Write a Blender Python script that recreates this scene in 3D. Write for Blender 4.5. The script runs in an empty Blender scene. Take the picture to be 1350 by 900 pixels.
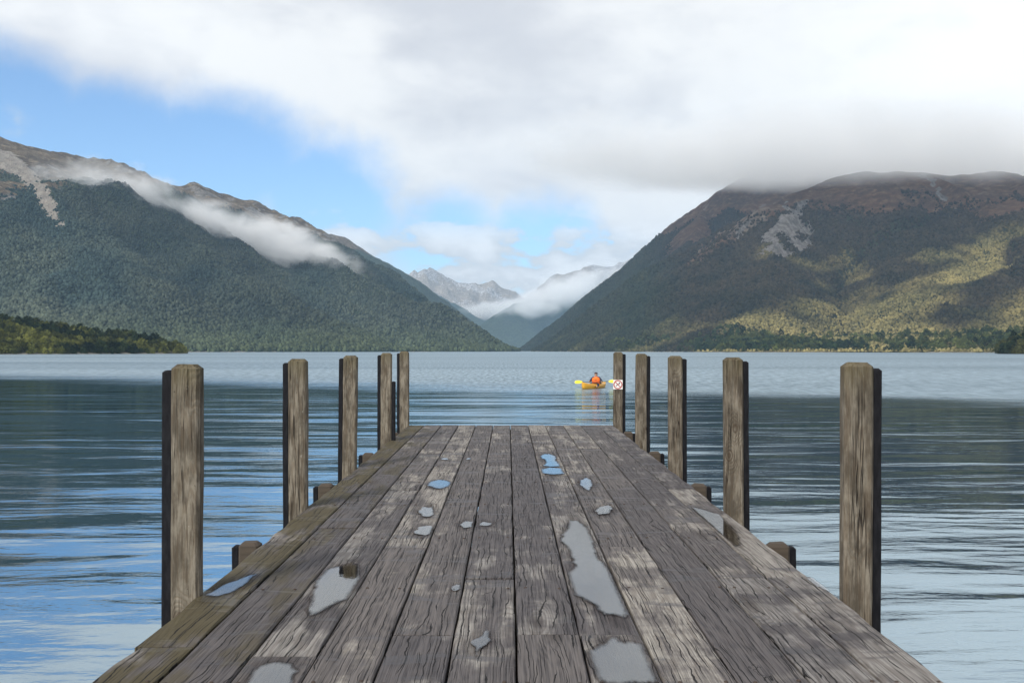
import bpy, bmesh, math, random
import numpy as np
from mathutils import Vector, Matrix

random.seed(7)
rng = np.random.default_rng(11)
C = bpy.context.scene.collection
S = bpy.context.scene
R = math.radians
F = 1312.0                      # focal length in photo pixels (1350 wide)
EYE = 2.07                      # eye height over the lake
HOR = 462.0                     # true horizon row in the photo
PITCH = math.atan((HOR - 450) / F)

# ------------------------------------------------------------------ camera
cam = bpy.data.cameras.new('camera')
cam.sensor_width = 36.0
cam.lens = F / 1350 * 36.0
cam.clip_start = 0.05
cam.clip_end = 40000
camo = bpy.data.objects.new('camera', cam)
camo.location = (0, 0, EYE)
camo.rotation_euler = (R(90) + PITCH, 0, 0)
C.objects.link(camo)
S.camera = camo


def ray(px, py):
    """unit-forward direction in the world through a photo pixel"""
    x, y = (px - 675) / F, (450 - py) / F
    c, s = math.cos(PITCH), math.sin(PITCH)
    return np.array([x, c - y * s, s + y * c])


def at(px, py, d):
    v = ray(px, py)
    return np.array([0, 0, EYE]) + v * (d / v[1])


def to_px(X, Y, Z):
    c, s = math.cos(PITCH), math.sin(PITCH)
    Zr = Z - EYE
    fwd = Y * c + Zr * s
    up = -Y * s + Zr * c
    return 675 + F * X / fwd, 450 - F * up / fwd


# ------------------------------------------------------------------ node helper
class NT:
    def __init__(self, tree):
        self.t = tree
        self.n = tree.nodes
        self.l = tree.links

    def node(self, kind, **kw):
        n = self.n.new(kind)
        for k, v in kw.items():
            setattr(n, k, v)
        return n

    def put(self, sock, v):
        if v is None:
            return
        if isinstance(v, bpy.types.NodeSocket):
            self.l.new(v, sock)
        else:
            if isinstance(v, (tuple, list)) and sock.type == 'RGBA' and len(v) == 3:
                v = (*v, 1)
            sock.default_value = v

    def math(self, op, a, b=None, c=None, clamp=False):
        n = self.node('ShaderNodeMath', operation=op, use_clamp=clamp)
        for i, v in enumerate((a, b, c)):
            self.put(n.inputs[i], v)
        return n.outputs[0]

    def vmath(self, op, a, b=None, scale=None):
        n = self.node('ShaderNodeVectorMath', operation=op)
        self.put(n.inputs[0], a)
        if b is not None:
            self.put(n.inputs[1], b)
        if scale is not None:
            self.put(n.inputs['Scale'], scale)
        return n.outputs['Value'] if op in ('LENGTH', 'DISTANCE', 'DOT_PRODUCT') else n.outputs[0]

    def noise(self, vec, scale=1, detail=4, rough=.55, dist=0, dims='3D'):
        n = self.node('ShaderNodeTexNoise', noise_dimensions=dims)
        self.put(n.inputs['Vector'], vec)
        n.inputs['Scale'].default_value = scale
        n.inputs['Detail'].default_value = detail
        n.inputs['Roughness'].default_value = rough
        n.inputs['Distortion'].default_value = dist
        return n.outputs[0]

    def scale(self, vec, s):
        return self.vmath('MULTIPLY', vec, s)

    def step(self, v, lo, hi, a=0., b=1.):
        n = self.node('ShaderNodeMapRange', interpolation_type='SMOOTHSTEP')
        self.put(n.inputs[0], v)
        n.inputs[1].default_value = lo
        n.inputs[2].default_value = hi
        n.inputs[3].default_value = a
        n.inputs[4].default_value = b
        return n.outputs[0]

    def mix(self, f, a, b, mode='MIX'):
        n = self.node('ShaderNodeMix', data_type='RGBA', blend_type=mode)
        self.put(n.inputs['Factor'], f)
        self.put(n.inputs[6], a)
        self.put(n.inputs[7], b)
        return n.outputs[2]

    def lerp(self, f, a, b):
        n = self.node('ShaderNodeMix', data_type='FLOAT')
        self.put(n.inputs['Factor'], f)
        self.put(n.inputs[2], a)
        self.put(n.inputs[3], b)
        return n.outputs[0]

    def xyz(self, v):
        n = self.node('ShaderNodeSeparateXYZ')
        self.put(n.inputs[0], v)
        return n.outputs

    def comb(self, x, y, z):
        n = self.node('ShaderNodeCombineXYZ')
        for i, v in enumerate((x, y, z)):
            self.put(n.inputs[i], v)
        return n.outputs[0]

    def attr(self, name, kind='GEOMETRY', out='Fac'):
        n = self.node('ShaderNodeAttribute', attribute_type=kind, attribute_name=name)
        return n.outputs[out]

    def bump(self, h, strength=.5, dist=.01, normal=None):
        n = self.node('ShaderNodeBump')
        self.put(n.inputs['Height'], h)
        self.put(n.inputs['Strength'], strength)
        self.put(n.inputs['Distance'], dist)
        if normal is not None:
            self.put(n.inputs['Normal'], normal)
        return n.outputs[0]


def material(name):
    m = bpy.data.materials.new(name)
    m.use_nodes = True
    t = NT(m.node_tree)
    t.n.clear()
    t.out = t.node('ShaderNodeOutputMaterial')
    return m, t


def principled(t, color=None, rough=.6, normal=None, **kw):
    p = t.node('ShaderNodeBsdfPrincipled')
    t.put(p.inputs['Base Color'], color)
    t.put(p.inputs['Roughness'], rough)
    t.put(p.inputs['Normal'], normal)
    for k, v in kw.items():
        t.put(p.inputs[k], v)
    t.l.new(p.outputs[0], t.out.inputs[0])
    return p


# ------------------------------------------------------------------ world: sky with clouds
SUN_DIR = Vector((-.40, -.64, .60)).normalized()        # towards the sun
SUN_EL = math.asin(SUN_DIR.z)
SUN_AZ = math.atan2(SUN_DIR.x, SUN_DIR.y)                # from +Y, clockwise

W = bpy.data.worlds.new('World')
S.world = W
W.use_nodes = True
w = NT(W.node_tree)
w.n.clear()
wo = w.node('ShaderNodeOutputWorld')
bg = w.node('ShaderNodeBackground')
sky = w.node('ShaderNodeTexSky', sky_type='NISHITA', sun_disc=False)
sky.sun_elevation = SUN_EL
sky.sun_rotation = SUN_AZ
sky.altitude = 500
sky.air_density = 1.0
sky.dust_density = .35
sky.ozone_density = 1.6
gen = w.node('ShaderNodeTexCoord').outputs['Generated']
dx, dy, dz = w.xyz(gen)


def wdir(px, py):
    v = Vector(ray(px, py)).normalized()
    return tuple(v)


warp = w.vmath('SUBTRACT', w.node('ShaderNodeTexNoise').outputs['Color'], (.5, .5, .5))
wn = [n for n in w.n if n.bl_idname == 'ShaderNodeTexNoise'][0]
wn.inputs['Scale'].default_value = 8
wn.inputs['Detail'].default_value = 9
wn.inputs['Roughness'].default_value = .62
w.l.new(gen, wn.inputs['Vector'])
wdirn = w.vmath('ADD', gen, w.vmath('MULTIPLY', warp, (.105, .105, .075)))


def blob(px, py, r0, r1, flat=1.0):
    """soft round region of the sky, radii in radians"""
    d = w.vmath('SUBTRACT', wdirn, wdir(px, py))
    d = w.vmath('MULTIPLY', d, (1, 1, flat))
    return w.step(w.vmath('LENGTH', d), r0, r1, 1., 0.)


# open blue sky between the high sheet and the hills
gap = None
for px, py, a, b, fl in ((-160, 160, .05, .15, 1.2), (10, 150, .05, .115, 1.3), (150, 190, .055, .12, 1.3),
                         (300, 208, .055, .125, 1.35), (430, 265, .045, .10, 1.2), (590, 325, .03, .10, 1.3),
                         (705, 318, .03, .085, 1.4), (800, 335, .01, .05, 1.6), (-350, 190, .04, .17, 1.2)):
    bl = blob(px, py, a, b, fl)
    gap = bl if gap is None else w.math('MAXIMUM', gap, bl)
# high sheet, broken further round
zz = w.math('ADD', w.math('MAXIMUM', dz, 0), .16)
plane = w.comb(w.math('DIVIDE', dx, zz), w.math('DIVIDE', dy, zz), 0)
n_big = w.noise(plane, .55, 7, .55)
sheet = w.step(n_big, .36, .52)
front = w.step(dy, .3, .75)
sheet = w.math('MAXIMUM', sheet, front)
sheet = w.math('MULTIPLY', sheet, w.math('SUBTRACT', 1, gap))
# cumulus low over the valley
dzs = w.scale(gen, (14, 14, 30))
n_cu = w.noise(dzs, 1.0, 8, .54, .15)
band = w.math('MULTIPLY', w.step(dz, .0, .05, .8, 1.), w.step(dz, .10, .16, 1., 0.))
cu = w.step(w.math('ADD', n_cu, w.math('MULTIPLY', band, .20)), .60, .70)
cu = w.math('MULTIPLY', cu, band)
# two loose puffs in the gap
puff = w.math('MAXIMUM', blob(548, 262, .0, .034, 1.1), blob(10, 165, .0, .022, 1.))
cu = w.math('MAXIMUM', cu, w.math('MULTIPLY', puff, w.step(n_cu, .34, .58)))
# shading of the cloud itself
n_sh = w.noise(w.vmath('ADD', w.scale(gen, (1, 1, 2.1)), (3.1, 0, 1.7)), 3.4, 7, .5, .35)
n_fine = w.noise(w.scale(gen, (1, 1, 1.8)), 11, 7, .55, .3)
n_sh2 = w.math('ADD', w.math('MULTIPLY', n_sh, .72), w.math('MULTIPLY', n_fine, .28))
tone = w.step(n_sh2, .37, .59, 5.4, 7.3)
bright = w.math('MAXIMUM', blob(1300, 110, .0, .24), w.math('MULTIPLY', blob(150, 40, .0, .24), .35))
tone = w.math('ADD', tone, w.math('MULTIPLY', bright, 1.1))
ccol = w.mix(w.step(n_sh2, .36, .60), (.955, .97, 1.02), (1.0, 1.0, .985))
ccol = w.vmath('SCALE', ccol, scale=tone)
cucol = w.vmath('SCALE', (1.0, 1.0, 1.0), scale=w.step(n_cu, .42, .66, 5.4, 7.7))
skyc = w.mix(1.0, sky.outputs[0], (.86, 1.05, 1.24), 'MULTIPLY')
col = w.mix(sheet, skyc, ccol)
col = w.mix(cu, col, cucol)
# below the horizon: dull ground tone
col = w.mix(w.step(dz, -.03, -.002), (1.0, 1.1, 1.1), col)
w.l.new(col, bg.inputs[0])
bg.inputs[1].default_value = .1
w.l.new(bg.outputs[0], wo.inputs[0])

# ------------------------------------------------------------------ sun
sl = bpy.data.lights.new('sun', 'SUN')
sl.energy = 2.7
sl.angle = R(13)
sl.color = (1.0, .94, .84)
so = bpy.data.objects.new('sun', sl)
so.rotation_euler = SUN_DIR.to_track_quat('Z', 'Y').to_euler()
so.location = (0, -20, 60)
C.objects.link(so)

S.view_settings.view_transform = 'Standard'
S.view_settings.look = 'None'
S.view_settings.gamma = 1
S.view_settings.exposure = .5
S.view_settings.use_curve_mapping = False
S.cycles.max_bounces = 14
S.cycles.volume_bounces = 12
S.cycles.transparent_max_bounces = 16
S.cycles.volume_step_rate = .3
S.cycles.use_denoising = True
S.cycles.sample_clamp_indirect = 6


# ------------------------------------------------------------------ mesh helpers
def tag(o, label=None, cat=None, group=None, kind=None):
    if label: o['label'] = label
    if cat: o['category'] = cat
    if group: o['group'] = group
    if kind: o['kind'] = kind
    return o


def link(name, me, mat=None, parent=None, loc=(0, 0, 0), rot=(0, 0, 0)):
    if mat is not None and not me.materials:
        me.materials.append(mat)
    o = bpy.data.objects.new(name, me)
    o.location = loc
    o.rotation_euler = rot
    if parent: o.parent = parent
    C.objects.link(o)
    return o


def empty(name, loc=(0, 0, 0), rot=(0, 0, 0)):
    o = bpy.data.objects.new(name, None)
    o.location = loc
    o.rotation_euler = rot
    C.objects.link(o)
    return o


def pymesh(name, verts, faces, smooth=False):
    me = bpy.data.meshes.new(name)
    me.from_pydata([tuple(v) for v in verts], [], [tuple(f) for f in faces])
    me.update()
    if smooth:
        me.polygons.foreach_set('use_smooth', [True] * len(me.polygons))
    return me


def bm_mesh(name, bm, smooth=False):
    me = bpy.data.meshes.new(name)
    bm.normal_update()
    bm.to_mesh(me)
    bm.free()
    if smooth:
        me.polygons.foreach_set('use_smooth', [True] * len(me.polygons))
    return me


def add_box(bm, x0, x1, y0, y1, z0, z1, bevel=0):
    r = bmesh.ops.create_cube(bm, size=1)
    for v in r['verts']:
        v.co = Vector((x0 + (v.co.x + .5) * (x1 - x0), y0 + (v.co.y + .5) * (y1 - y0), z0 + (v.co.z + .5) * (z1 - z0)))
    if bevel:
        es = list({e for v in r['verts'] for e in v.link_edges})
        bmesh.ops.bevel(bm, geom=es, offset=bevel, segments=1, affect='EDGES')


def loft(rings, cap=True):
    n = len(rings[0])
    vs = [p for r in rings for p in r]
    fs = []
    for i in range(len(rings) - 1):
        for k in range(n):
            a, b = i * n + k, i * n + (k + 1) % n
            fs.append((a, b, b + n, a + n))
    if cap:
        fs.append(tuple(range(n))[::-1])
        fs.append(tuple(range((len(rings) - 1) * n, len(rings) * n)))
    return vs, fs


# ------------------------------------------------------------------ numpy noise
def vnoise(x, y, seed):
    r = np.random.default_rng(seed).random((256, 256))
    xi, yi = np.floor(x).astype(int), np.floor(y).astype(int)
    fx, fy = x - xi, y - yi
    fx, fy = fx * fx * (3 - 2 * fx), fy * fy * (3 - 2 * fy)
    g = lambda a, b: r[a & 255, b & 255]
    return (g(xi, yi) * (1 - fx) + g(xi + 1, yi) * fx) * (1 - fy) + (g(xi, yi + 1) * (1 - fx) + g(xi + 1, yi + 1) * fx) * fy


def fbm(x, y, seed, octv=5, gain=.5, ridged=False):
    s, a, tot = 0, 1., 0
    for i in range(octv):
        n = vnoise(x * 2 ** i + 17.3 * i, y * 2 ** i - 9.1 * i, seed + i)
        if ridged: n = 1 - np.abs(2 * n - 1)
        s = s + a * n
        tot += a
        a *= gain
    return s / tot


def in_poly(px, py, poly):
    inside = np.zeros(px.shape, bool)
    j = len(poly) - 1
    for i in range(len(poly)):
        xi, yi = poly[i]
        xj, yj = poly[j]
        c = ((yi > py) != (yj > py)) & (px < (xj - xi) * (py - yi) / (yj - yi + 1e-9) + xi)
        inside ^= c
        j = i
    return inside


# ------------------------------------------------------------------ mountains
def ridge_pts(lst):
    """(px, py, distance, foot width, exponent) -> world ridge nodes"""
    out = []
    for px, py, d, D, e in lst:
        p = at(px, py, d)
        out.append((p[0], p[1], max(p[2], 1.), D, e))
    return out


def tent(X, Y, ridge):
    best = np.zeros_like(X)
    along = np.zeros_like(X)
    off = np.zeros_like(X)
    run = 0.
    for a, b in zip(ridge[:-1], ridge[1:]):
        ax, ay, ah, aD, ae = a
        bx, by, bh, bD, be = b
        L2 = (bx - ax) ** 2 + (by - ay) ** 2
        tu = ((X - ax) * (bx - ax) + (Y - ay) * (by - ay)) / L2
        t = np.clip(tu, 0, 1)
        d = np.hypot(X - ax - t * (bx - ax), Y - ay - t * (by - ay))
        d = np.sqrt(d * d + 7.0 * (tu - t) ** 2 * L2)          # ridge ends fall off steeply
        h, D, e = ah + t * (bh - ah), aD + t * (bD - aD), ae + t * (be - ae)
        v = h * np.clip(1 - d / D, 0, 1) ** e
        up = v > best
        best = np.where(up, v, best)
        L = math.sqrt(L2)
        along = np.where(up, run + t * L, along)
        off = np.where(up, d, off)
        run += L
    return best, along, off


class Terrain:
    def __init__(self, x0, x1, y0, y1, res, ridges, seed, gully=26, rough=14, gl=130., crest=.35, sink=5.):
        nx, ny = int((x1 - x0) / res) + 1, int((y1 - y0) / res) + 1
        xs, ys = np.linspace(x0, x1, nx), np.linspace(y0, y1, ny)
        X, Y = np.meshgrid(xs, ys)
        # bend the slopes a little so that nothing is ruled
        wx = (fbm(X / 420, Y / 420, seed + 50, 3) - .5) * 110
        wy = (fbm(X / 420, Y / 420, seed + 60, 3) - .5) * 110
        H = np.zeros_like(X); A = np.zeros_like(X); O = np.zeros_like(X)
        for k, r in enumerate(ridges):
            h, a, o = tent(X, Y, r)
            h2, a2, o2 = tent(X + wx, Y + wy, r)
            f = np.clip(o / 260, 0, 1)
            h = h * (1 - f) + h2 * f
            up = h > H
            H = np.where(up, h, H); A = np.where(up, a2 + 3000 * k, A); O = np.where(up, o, O)
        mid = np.clip(O / 170, 0, 1)
        top = np.max(H)
        rel = np.clip(H / (.12 * top), 0, 1)
        g = fbm(A / gl, O / 900, seed, 4, .55, True) - .6
        g2 = fbm(X / 160, Y / 160, seed + 9, 5, .52, True) - .6
        g3 = fbm(X / 38, Y / 38, seed + 19, 3, .5) - .5
        Z = H + rel * (gully * (crest * .3 + (1 - crest * .3) * mid) * g * 1.6 + rough * (.45 + .55 * mid) * g2 * 1.5 + rough * .3 * g3) - sink
        self.X, self.Y, self.Z, self.H, self.O, self.A = X, Y, Z, H, O, A
        self.x0, self.y0, self.res = xs[0], ys[0], (xs[1] - xs[0], ys[1] - ys[0])
        self.nx, self.ny = nx, ny
        self.PX, self.PY = to_px(X, Y, Z)

    def normal(self):
        gy, gx = np.gradient(self.Z, self.res[1], self.res[0])
        n = np.stack([-gx, -gy, np.ones_like(gx)], -1)
        return n / np.linalg.norm(n, axis=-1, keepdims=True)

    def sample(self, arr, x, y):
        u = np.clip((x - self.x0) / self.res[0], 0, self.nx - 1.001)
        v = np.clip((y - self.y0) / self.res[1], 0, self.ny - 1.001)
        i, j = u.astype(int), v.astype(int)
        fu, fv = u - i, v - j
        return (arr[j, i] * (1 - fu) + arr[j, i + 1] * fu) * (1 - fv) + (arr[j + 1, i] * (1 - fu) + arr[j + 1, i + 1] * fu) * fv

    def build(self, name, mat, masks, floor=-4.):
        nx, ny = self.nx, self.ny
        v = np.stack([self.X, self.Y, np.maximum(self.Z, floor)], -1).reshape(-1, 3)
        j, i = np.mgrid[0:ny - 1, 0:nx - 1]
        a = (j * nx + i).ravel()
        q = np.stack([a, a + 1, a + 1 + nx, a + nx], -1)
        zq = self.Z.ravel()[q].max(1)
        q = q[zq > floor + .5]
        used = np.unique(q)
        remap = np.zeros(nx * ny, int)
        remap[used] = np.arange(len(used))
        q = remap[q]
        v = v[used]
        me = bpy.data.meshes.new(name)
        me.vertices.add(len(v)); me.vertices.foreach_set('co', v.ravel().astype(np.float32))
        me.loops.add(q.size); me.loops.foreach_set('vertex_index', q.ravel().astype(np.int32))
        me.polygons.add(len(q))
        me.polygons.foreach_set('loop_start', np.arange(0, q.size, 4, dtype=np.int32))
        me.polygons.foreach_set('use_smooth', np.ones(len(q), bool))
        me.update(calc_edges=True)
        for k, arr in masks.items():
            at_ = me.attributes.new(k, 'FLOAT', 'POINT')
            at_.data.foreach_set('value', arr.ravel()[used].astype(np.float32))
        o = link(name, me, mat)
        o['kind'] = 'structure'
        return o


# ---- material of bare and wooded ground
def ground_material(name, forest, tussock, rockc, screec, hi=.5):
    m, t = material(name)
    pos = t.node('ShaderNodeNewGeometry').outputs['Position']
    n1 = t.noise(pos, .012, 8, .6)
    n2 = t.noise(pos, .07, 6, .6)
    n3 = t.noise(pos, .35, 4, .65)
    f = t.attr('forest')
    sc = t.attr('scree')
    rk = t.attr('rock')
    tus = t.mix(t.step(n1, .35, .65), tussock[0], tussock[1])
    tus = t.mix(t.step(n2, .5, .72), tus, tussock[2])
    rock = t.mix(t.step(n2, .3, .7), rockc[0], rockc[1])
    n4 = t.noise(t.scale(pos, (.14, .05, .02)), 1, 5, .6)
    scr = t.mix(t.step(t.math('ADD', t.math('MULTIPLY', n4, .7), t.math('MULTIPLY', n2, .3)), .42, .60), screec[0], screec[1])
    fo = t.mix(t.step(n2, .3, .7), forest[0], forest[1])
    fo = t.mix(t.step(n1, .5, .75), fo, forest[2])
    r_ = t.step(t.math('ADD', rk, t.math('MULTIPLY', t.math('SUBTRACT', n2, .5), 1.1)), .35, .65)
    col = t.mix(r_, tus, rock)
    ff = t.step(t.math('ADD', f, t.math('MULTIPLY', t.math('SUBTRACT', n2, .5), .9)), .35, .62)
    col = t.mix(ff, col, fo)
    sf = t.step(t.math('ADD', sc, t.math('MULTIPLY', t.math('SUBTRACT', n2, .5), .7)), .30, .52)
    col = t.mix(sf, col, scr)
    sand = t.attr('shore')
    col = t.mix(sand, col, (.33, .30, .25))
    col = t.mix(1., col, t.mix(n3, (.55, .55, .55), (1.45, 1.45, 1.45)), 'MULTIPLY')
    col = t.mix(1., col, t.mix(t.step(n2, .3, .7), (.75, .75, .75), (1.25, 1.25, 1.25)), 'MULTIPLY')
    b = t.bump(t.math('ADD', n2, t.math('MULTIPLY', n3, .5)), 1., 16)
    principled(t, col, .95, b, **{'Specular IOR Level': .06})
    return m


M_left = ground_material('left_mountain_ground', ((.038, .055, .034), (.055, .072, .042), (.05, .06, .04)),
                         ((.19, .145, .095), (.125, .095, .068), (.25, .205, .14)),
                         ((.17, .155, .14), (.27, .25, .23)), ((.40, .36, .31), (.32, .28, .24)))
M_right = ground_material('right_mountain_ground', ((.026, .032, .018), (.042, .044, .024), (.036, .036, .022)),
                          ((.125, .070, .043), (.085, .054, .038), (.155, .10, .06)),
                          ((.11, .08, .06), (.16, .13, .105)), ((.205, .19, .18), (.10, .092, .085)))
M_far = ground_material('far_range_rock', ((.05, .065, .05), (.07, .08, .06), (.06, .06, .05)),
                        ((.38, .33, .28), (.30, .26, .22), (.46, .42, .37)),
                        ((.30, .28, .27), (.56, .54, .53)), ((.5, .48, .46), (.4, .38, .36)))

# ---- left mountain
left_ridges = [
    ridge_pts([(-420, 120, 1900, 1000, 1.05), (-160, 150, 2000, 1020, 1.05), (0, 174, 2150, 1080, 1.08), (55, 191, 2230, 1080, 1.08),
               (110, 204, 2330, 1080, 1.08), (165, 219, 2450, 1060, 1.08), (215, 236, 2560, 1040, 1.08), (238, 234, 2600, 1000, 1.08),
               (258, 230, 2640, 1000, 1.08), (285, 243, 2690, 960, 1.08), (330, 269, 2800, 840, 1.08),
               (385, 284, 2950, 640, 1.05), (430, 308, 3080, 470, 1.05), (452, 350, 2990, 360, 1.0), (505, 389, 2950, 240, 1.0), (571, 420, 3050, 150, 1.), (640, 444, 3300, 80, 1.), (677, 461, 3550, 25, 1.)]),
    # spurs running out towards the lake
    ridge_pts([(110, 215, 2280, 700, 1.0), (160, 300, 1950, 520, 1.0), (230, 370, 1700, 430, 1.0), (330, 432, 1500, 300, 1.0), (380, 460, 1440, 150, 1.)]),
    ridge_pts([(258, 245, 2600, 620, 1.0), (330, 330, 2300, 460, 1.0), (420, 398, 2150, 230, 1.0), (520, 447, 2250, 90, 1.0)]),
    ridge_pts([(400, 310, 2960, 420, 1.0), (440, 362, 2780, 280, 1.0), (510, 412, 2650, 150, 1.0), (600, 445, 2750, 80, 1.0), (655, 461, 2950, 25, 1.)]),
]
TL = Terrain(-2600, 60, 820, 3900, 9.5, left_ridges, 3, gully=88, rough=30, gl=230, crest=1.0)
nL = TL.normal()
elev = TL.Z
tl_line = 318 + (fbm(TL.X / 150, TL.Y / 150, 77, 5) - .5) * 190 + np.clip((TL.PX - 300) / 200, 0, 1) * -0
fL = np.clip((tl_line - elev) / 26 + .5, 0, 1)
PXn = TL.PX + (fbm(TL.X / 60, TL.Y / 60, 21, 4) - .5) * 10
chute = in_poly(PXn, TL.PY, [(-30, 190), (16, 201), (41, 222), (58, 243), (72, 261), (82, 272), (76, 276), (84, 289), (95, 304), (84, 302), (63, 282), (48, 262), (37, 245), (10, 225), (-30, 210)]).astype(float)
scL = chute
rkL = np.clip((nL[..., 2] < .80) * 1.0 + (fbm(TL.X / 70, TL.Y / 70, 31, 4) - .55) * 1.6, 0, 1)
shL = np.clip((1.6 - elev) / 1.0, 0, 1) * (fbm(TL.X / 60, TL.Y / 60, 5, 3) > .55)
beach = (((TL.PX > 244) & (TL.PX < 272)) | ((TL.PX > 308) & (TL.PX < 326))) & (elev < 2.6)
shL = np.maximum(shL, beach * 1.)
fL = fL * (1 - beach)
TL.build('mountain', M_left, dict(forest=fL, scree=scL, rock=rkL, shore=shL))

# ---- darker mountain behind it, closing the valley on the left
lb = [ridge_pts([(300, 290, 4200, 1000, 1.05), (380, 298, 4300, 1000, 1.05), (455, 312, 4500, 820, 1.05), (505, 344, 4700, 660, 1.05), (527, 357, 4800, 600, 1.05), (565, 381, 4950, 440, 1.05),
                 (604, 407, 5100, 320, 1.05), (647, 443, 5300, 130, 1.05), (664, 461, 5400, 30, 1.05)])]
TB = Terrain(-2600, 300, 3000, 6100, 17, lb, 13, gully=70, rough=34, gl=260)
fB = np.clip((420 + (fbm(TB.X / 200, TB.Y / 200, 71, 4) - .5) * 160 - TB.Z) / 40 + .5, 0, 1)
zero = np.zeros_like(TB.Z)
TB.build('mountain', M_left, dict(forest=fB, scree=zero, rock=zero + .5 * (fbm(TB.X / 90, TB.Y / 90, 33, 4)), shore=zero))

# ---- right mountain
right_ridges = [
    # rounded front dome, its left shoulder running down to the water
    ridge_pts([(836, 461, 1800, 40, 1.0), (868, 415, 1830, 130, 1.0), (905, 362, 1900, 260, 1.0), (950, 312, 1950, 430, 1.0), (990, 281, 2010, 600, 1.0), (1040, 254, 2080, 800, 1.02), (1090, 235, 2130, 960, 1.05), (1125, 226, 2160, 1020, 1.05),
               (1180, 224, 2170, 1040, 1.05), (1250, 226, 2150, 1050, 1.05), (1310, 223, 2120, 1050, 1.05), (1345, 228, 2100, 1050, 1.05),
               (1420, 240, 2050, 1000, 1.05), (1560, 262, 1980, 950, 1.05), (1760, 300, 1900, 900, 1.05)]),
    # higher summit behind it, the skyline that falls to the lake
    ridge_pts([(684, 461, 3150, 40, 1.0), (720, 431, 3080, 130, 1.0), (760, 399, 3000, 205, 1.0), (800, 366, 2930, 280, 1.0), (840, 331, 2870, 370, 1.0),
               (880, 297, 2820, 460, 1.0), (920, 268, 2780, 540, 1.0), (960, 240, 2760, 620, 1.0), (1010, 214, 2780, 680, 1.0), (1080, 190, 2850, 800, 1.0), (1200, 170, 3000, 900, 1.)]),
    ridge_pts([(850, 322, 2860, 330, 1.0), (842, 360, 2560, 250, 1.0), (812, 412, 2300, 150, 1.0), (772, 461, 2080, 50, 1.0)]),
    ridge_pts([(930, 268, 2780, 480, 1.0), (905, 330, 2400, 330, 1.0), (870, 395, 2120, 190, 1.0), (815, 461, 1950, 50, 1.0)]),
    ridge_pts([(1300, 235, 2080, 700, 1.0), (1280, 330, 1700, 480, 1.0), (1260, 400, 1430, 330, 1.0), (1250, 445, 1280, 220, 1.0)]),
    ridge_pts([(1040, 260, 2070, 600, 1.0), (1020, 340, 1750, 420, 1.0), (1000, 410, 1500, 240, 1.0), (985, 450, 1380, 120, 1.0)]),
    # gentle foot of the slope
    ridge_pts([(915, 458, 1420, 40, .9), (960, 451, 1380, 120, .9), (1040, 444, 1330, 240, .9), (1200, 436, 1270, 290, .9), (1350, 432, 1200, 300, .9), (1600, 428, 1150, 300, .9)]),
]
TR = Terrain(-80, 2700, 760, 3700, 9.5, right_ridges, 29, gully=36, rough=19, gl=150)
nR = TR.normal()
dome = (TR.O >= 0)
tlr = 262 + (fbm(TR.X / 150, TR.Y / 150, 87, 5) - .5) * 210
front_dome = TR.A < 3000
fR = np.where(front_dome | (TR.A > 9000), np.clip((tlr - TR.Z) / 75 + .5, 0, 1), np.clip((tlr + 90 - TR.Z) / 30 + .5, 0, 1))
PXr = TR.PX + (fbm(TR.X / 40, TR.Y / 40, 41, 4) - .5) * 26
PYr = TR.PY + (fbm(TR.X / 40, TR.Y / 40, 43, 4) - .5) * 14
c3 = lambda L: [(900 + x / 2.727, 180 + y / 2.727) for x, y in L]
scR = in_poly(PXr, PYr, c3([(245, 455), (300, 370), (340, 290), (380, 228), (435, 230), (440, 290), (482, 340), (480, 382), (410, 438), (345, 447), (322, 415)])) * 1.0
scR = np.maximum(scR, .9 * in_poly(PXr, PYr, c3([(855, 120), (880, 120), (960, 230), (930, 215)])))
scR = np.maximum(scR, .55 * in_poly(PXr, PYr, c3([(175, 370), (230, 290), (262, 275), (250, 310), (205, 375)])))
scR = np.maximum(scR, 1. * in_poly(PXr, TR.PY, c3([(10, 775), (50, 725), (70, 745), (50, 775)])))
isl = fbm(TR.X / 34, TR.Y / 34, 47, 4)
scR = scR * (TR.Y < 2600) * np.clip((.69 - isl) * 8, 0, 1)
bare = np.maximum(in_poly(PXr, PYr, c3([(0, 480), (60, 390), (170, 330), (250, 260), (340, 215), (400, 195), (420, 230), (330, 280), (260, 330), (180, 385), (80, 430)])), 0) * 1.
fR = np.clip(fR - bare * .8, 0, 1)
rkR = np.clip((fbm(TR.X / 60, TR.Y / 60, 34, 4) - .5) * 1.9 + bare * .35, 0, 1)
shR = np.clip((2.2 - TR.Z) / 1.0, 0, 1) * (fbm(TR.X / 40, TR.Y / 40, 6, 3) > .42)
TR.build('mountain', M_right, dict(forest=fR, scree=scR, rock=rkR, shore=shR))

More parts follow.
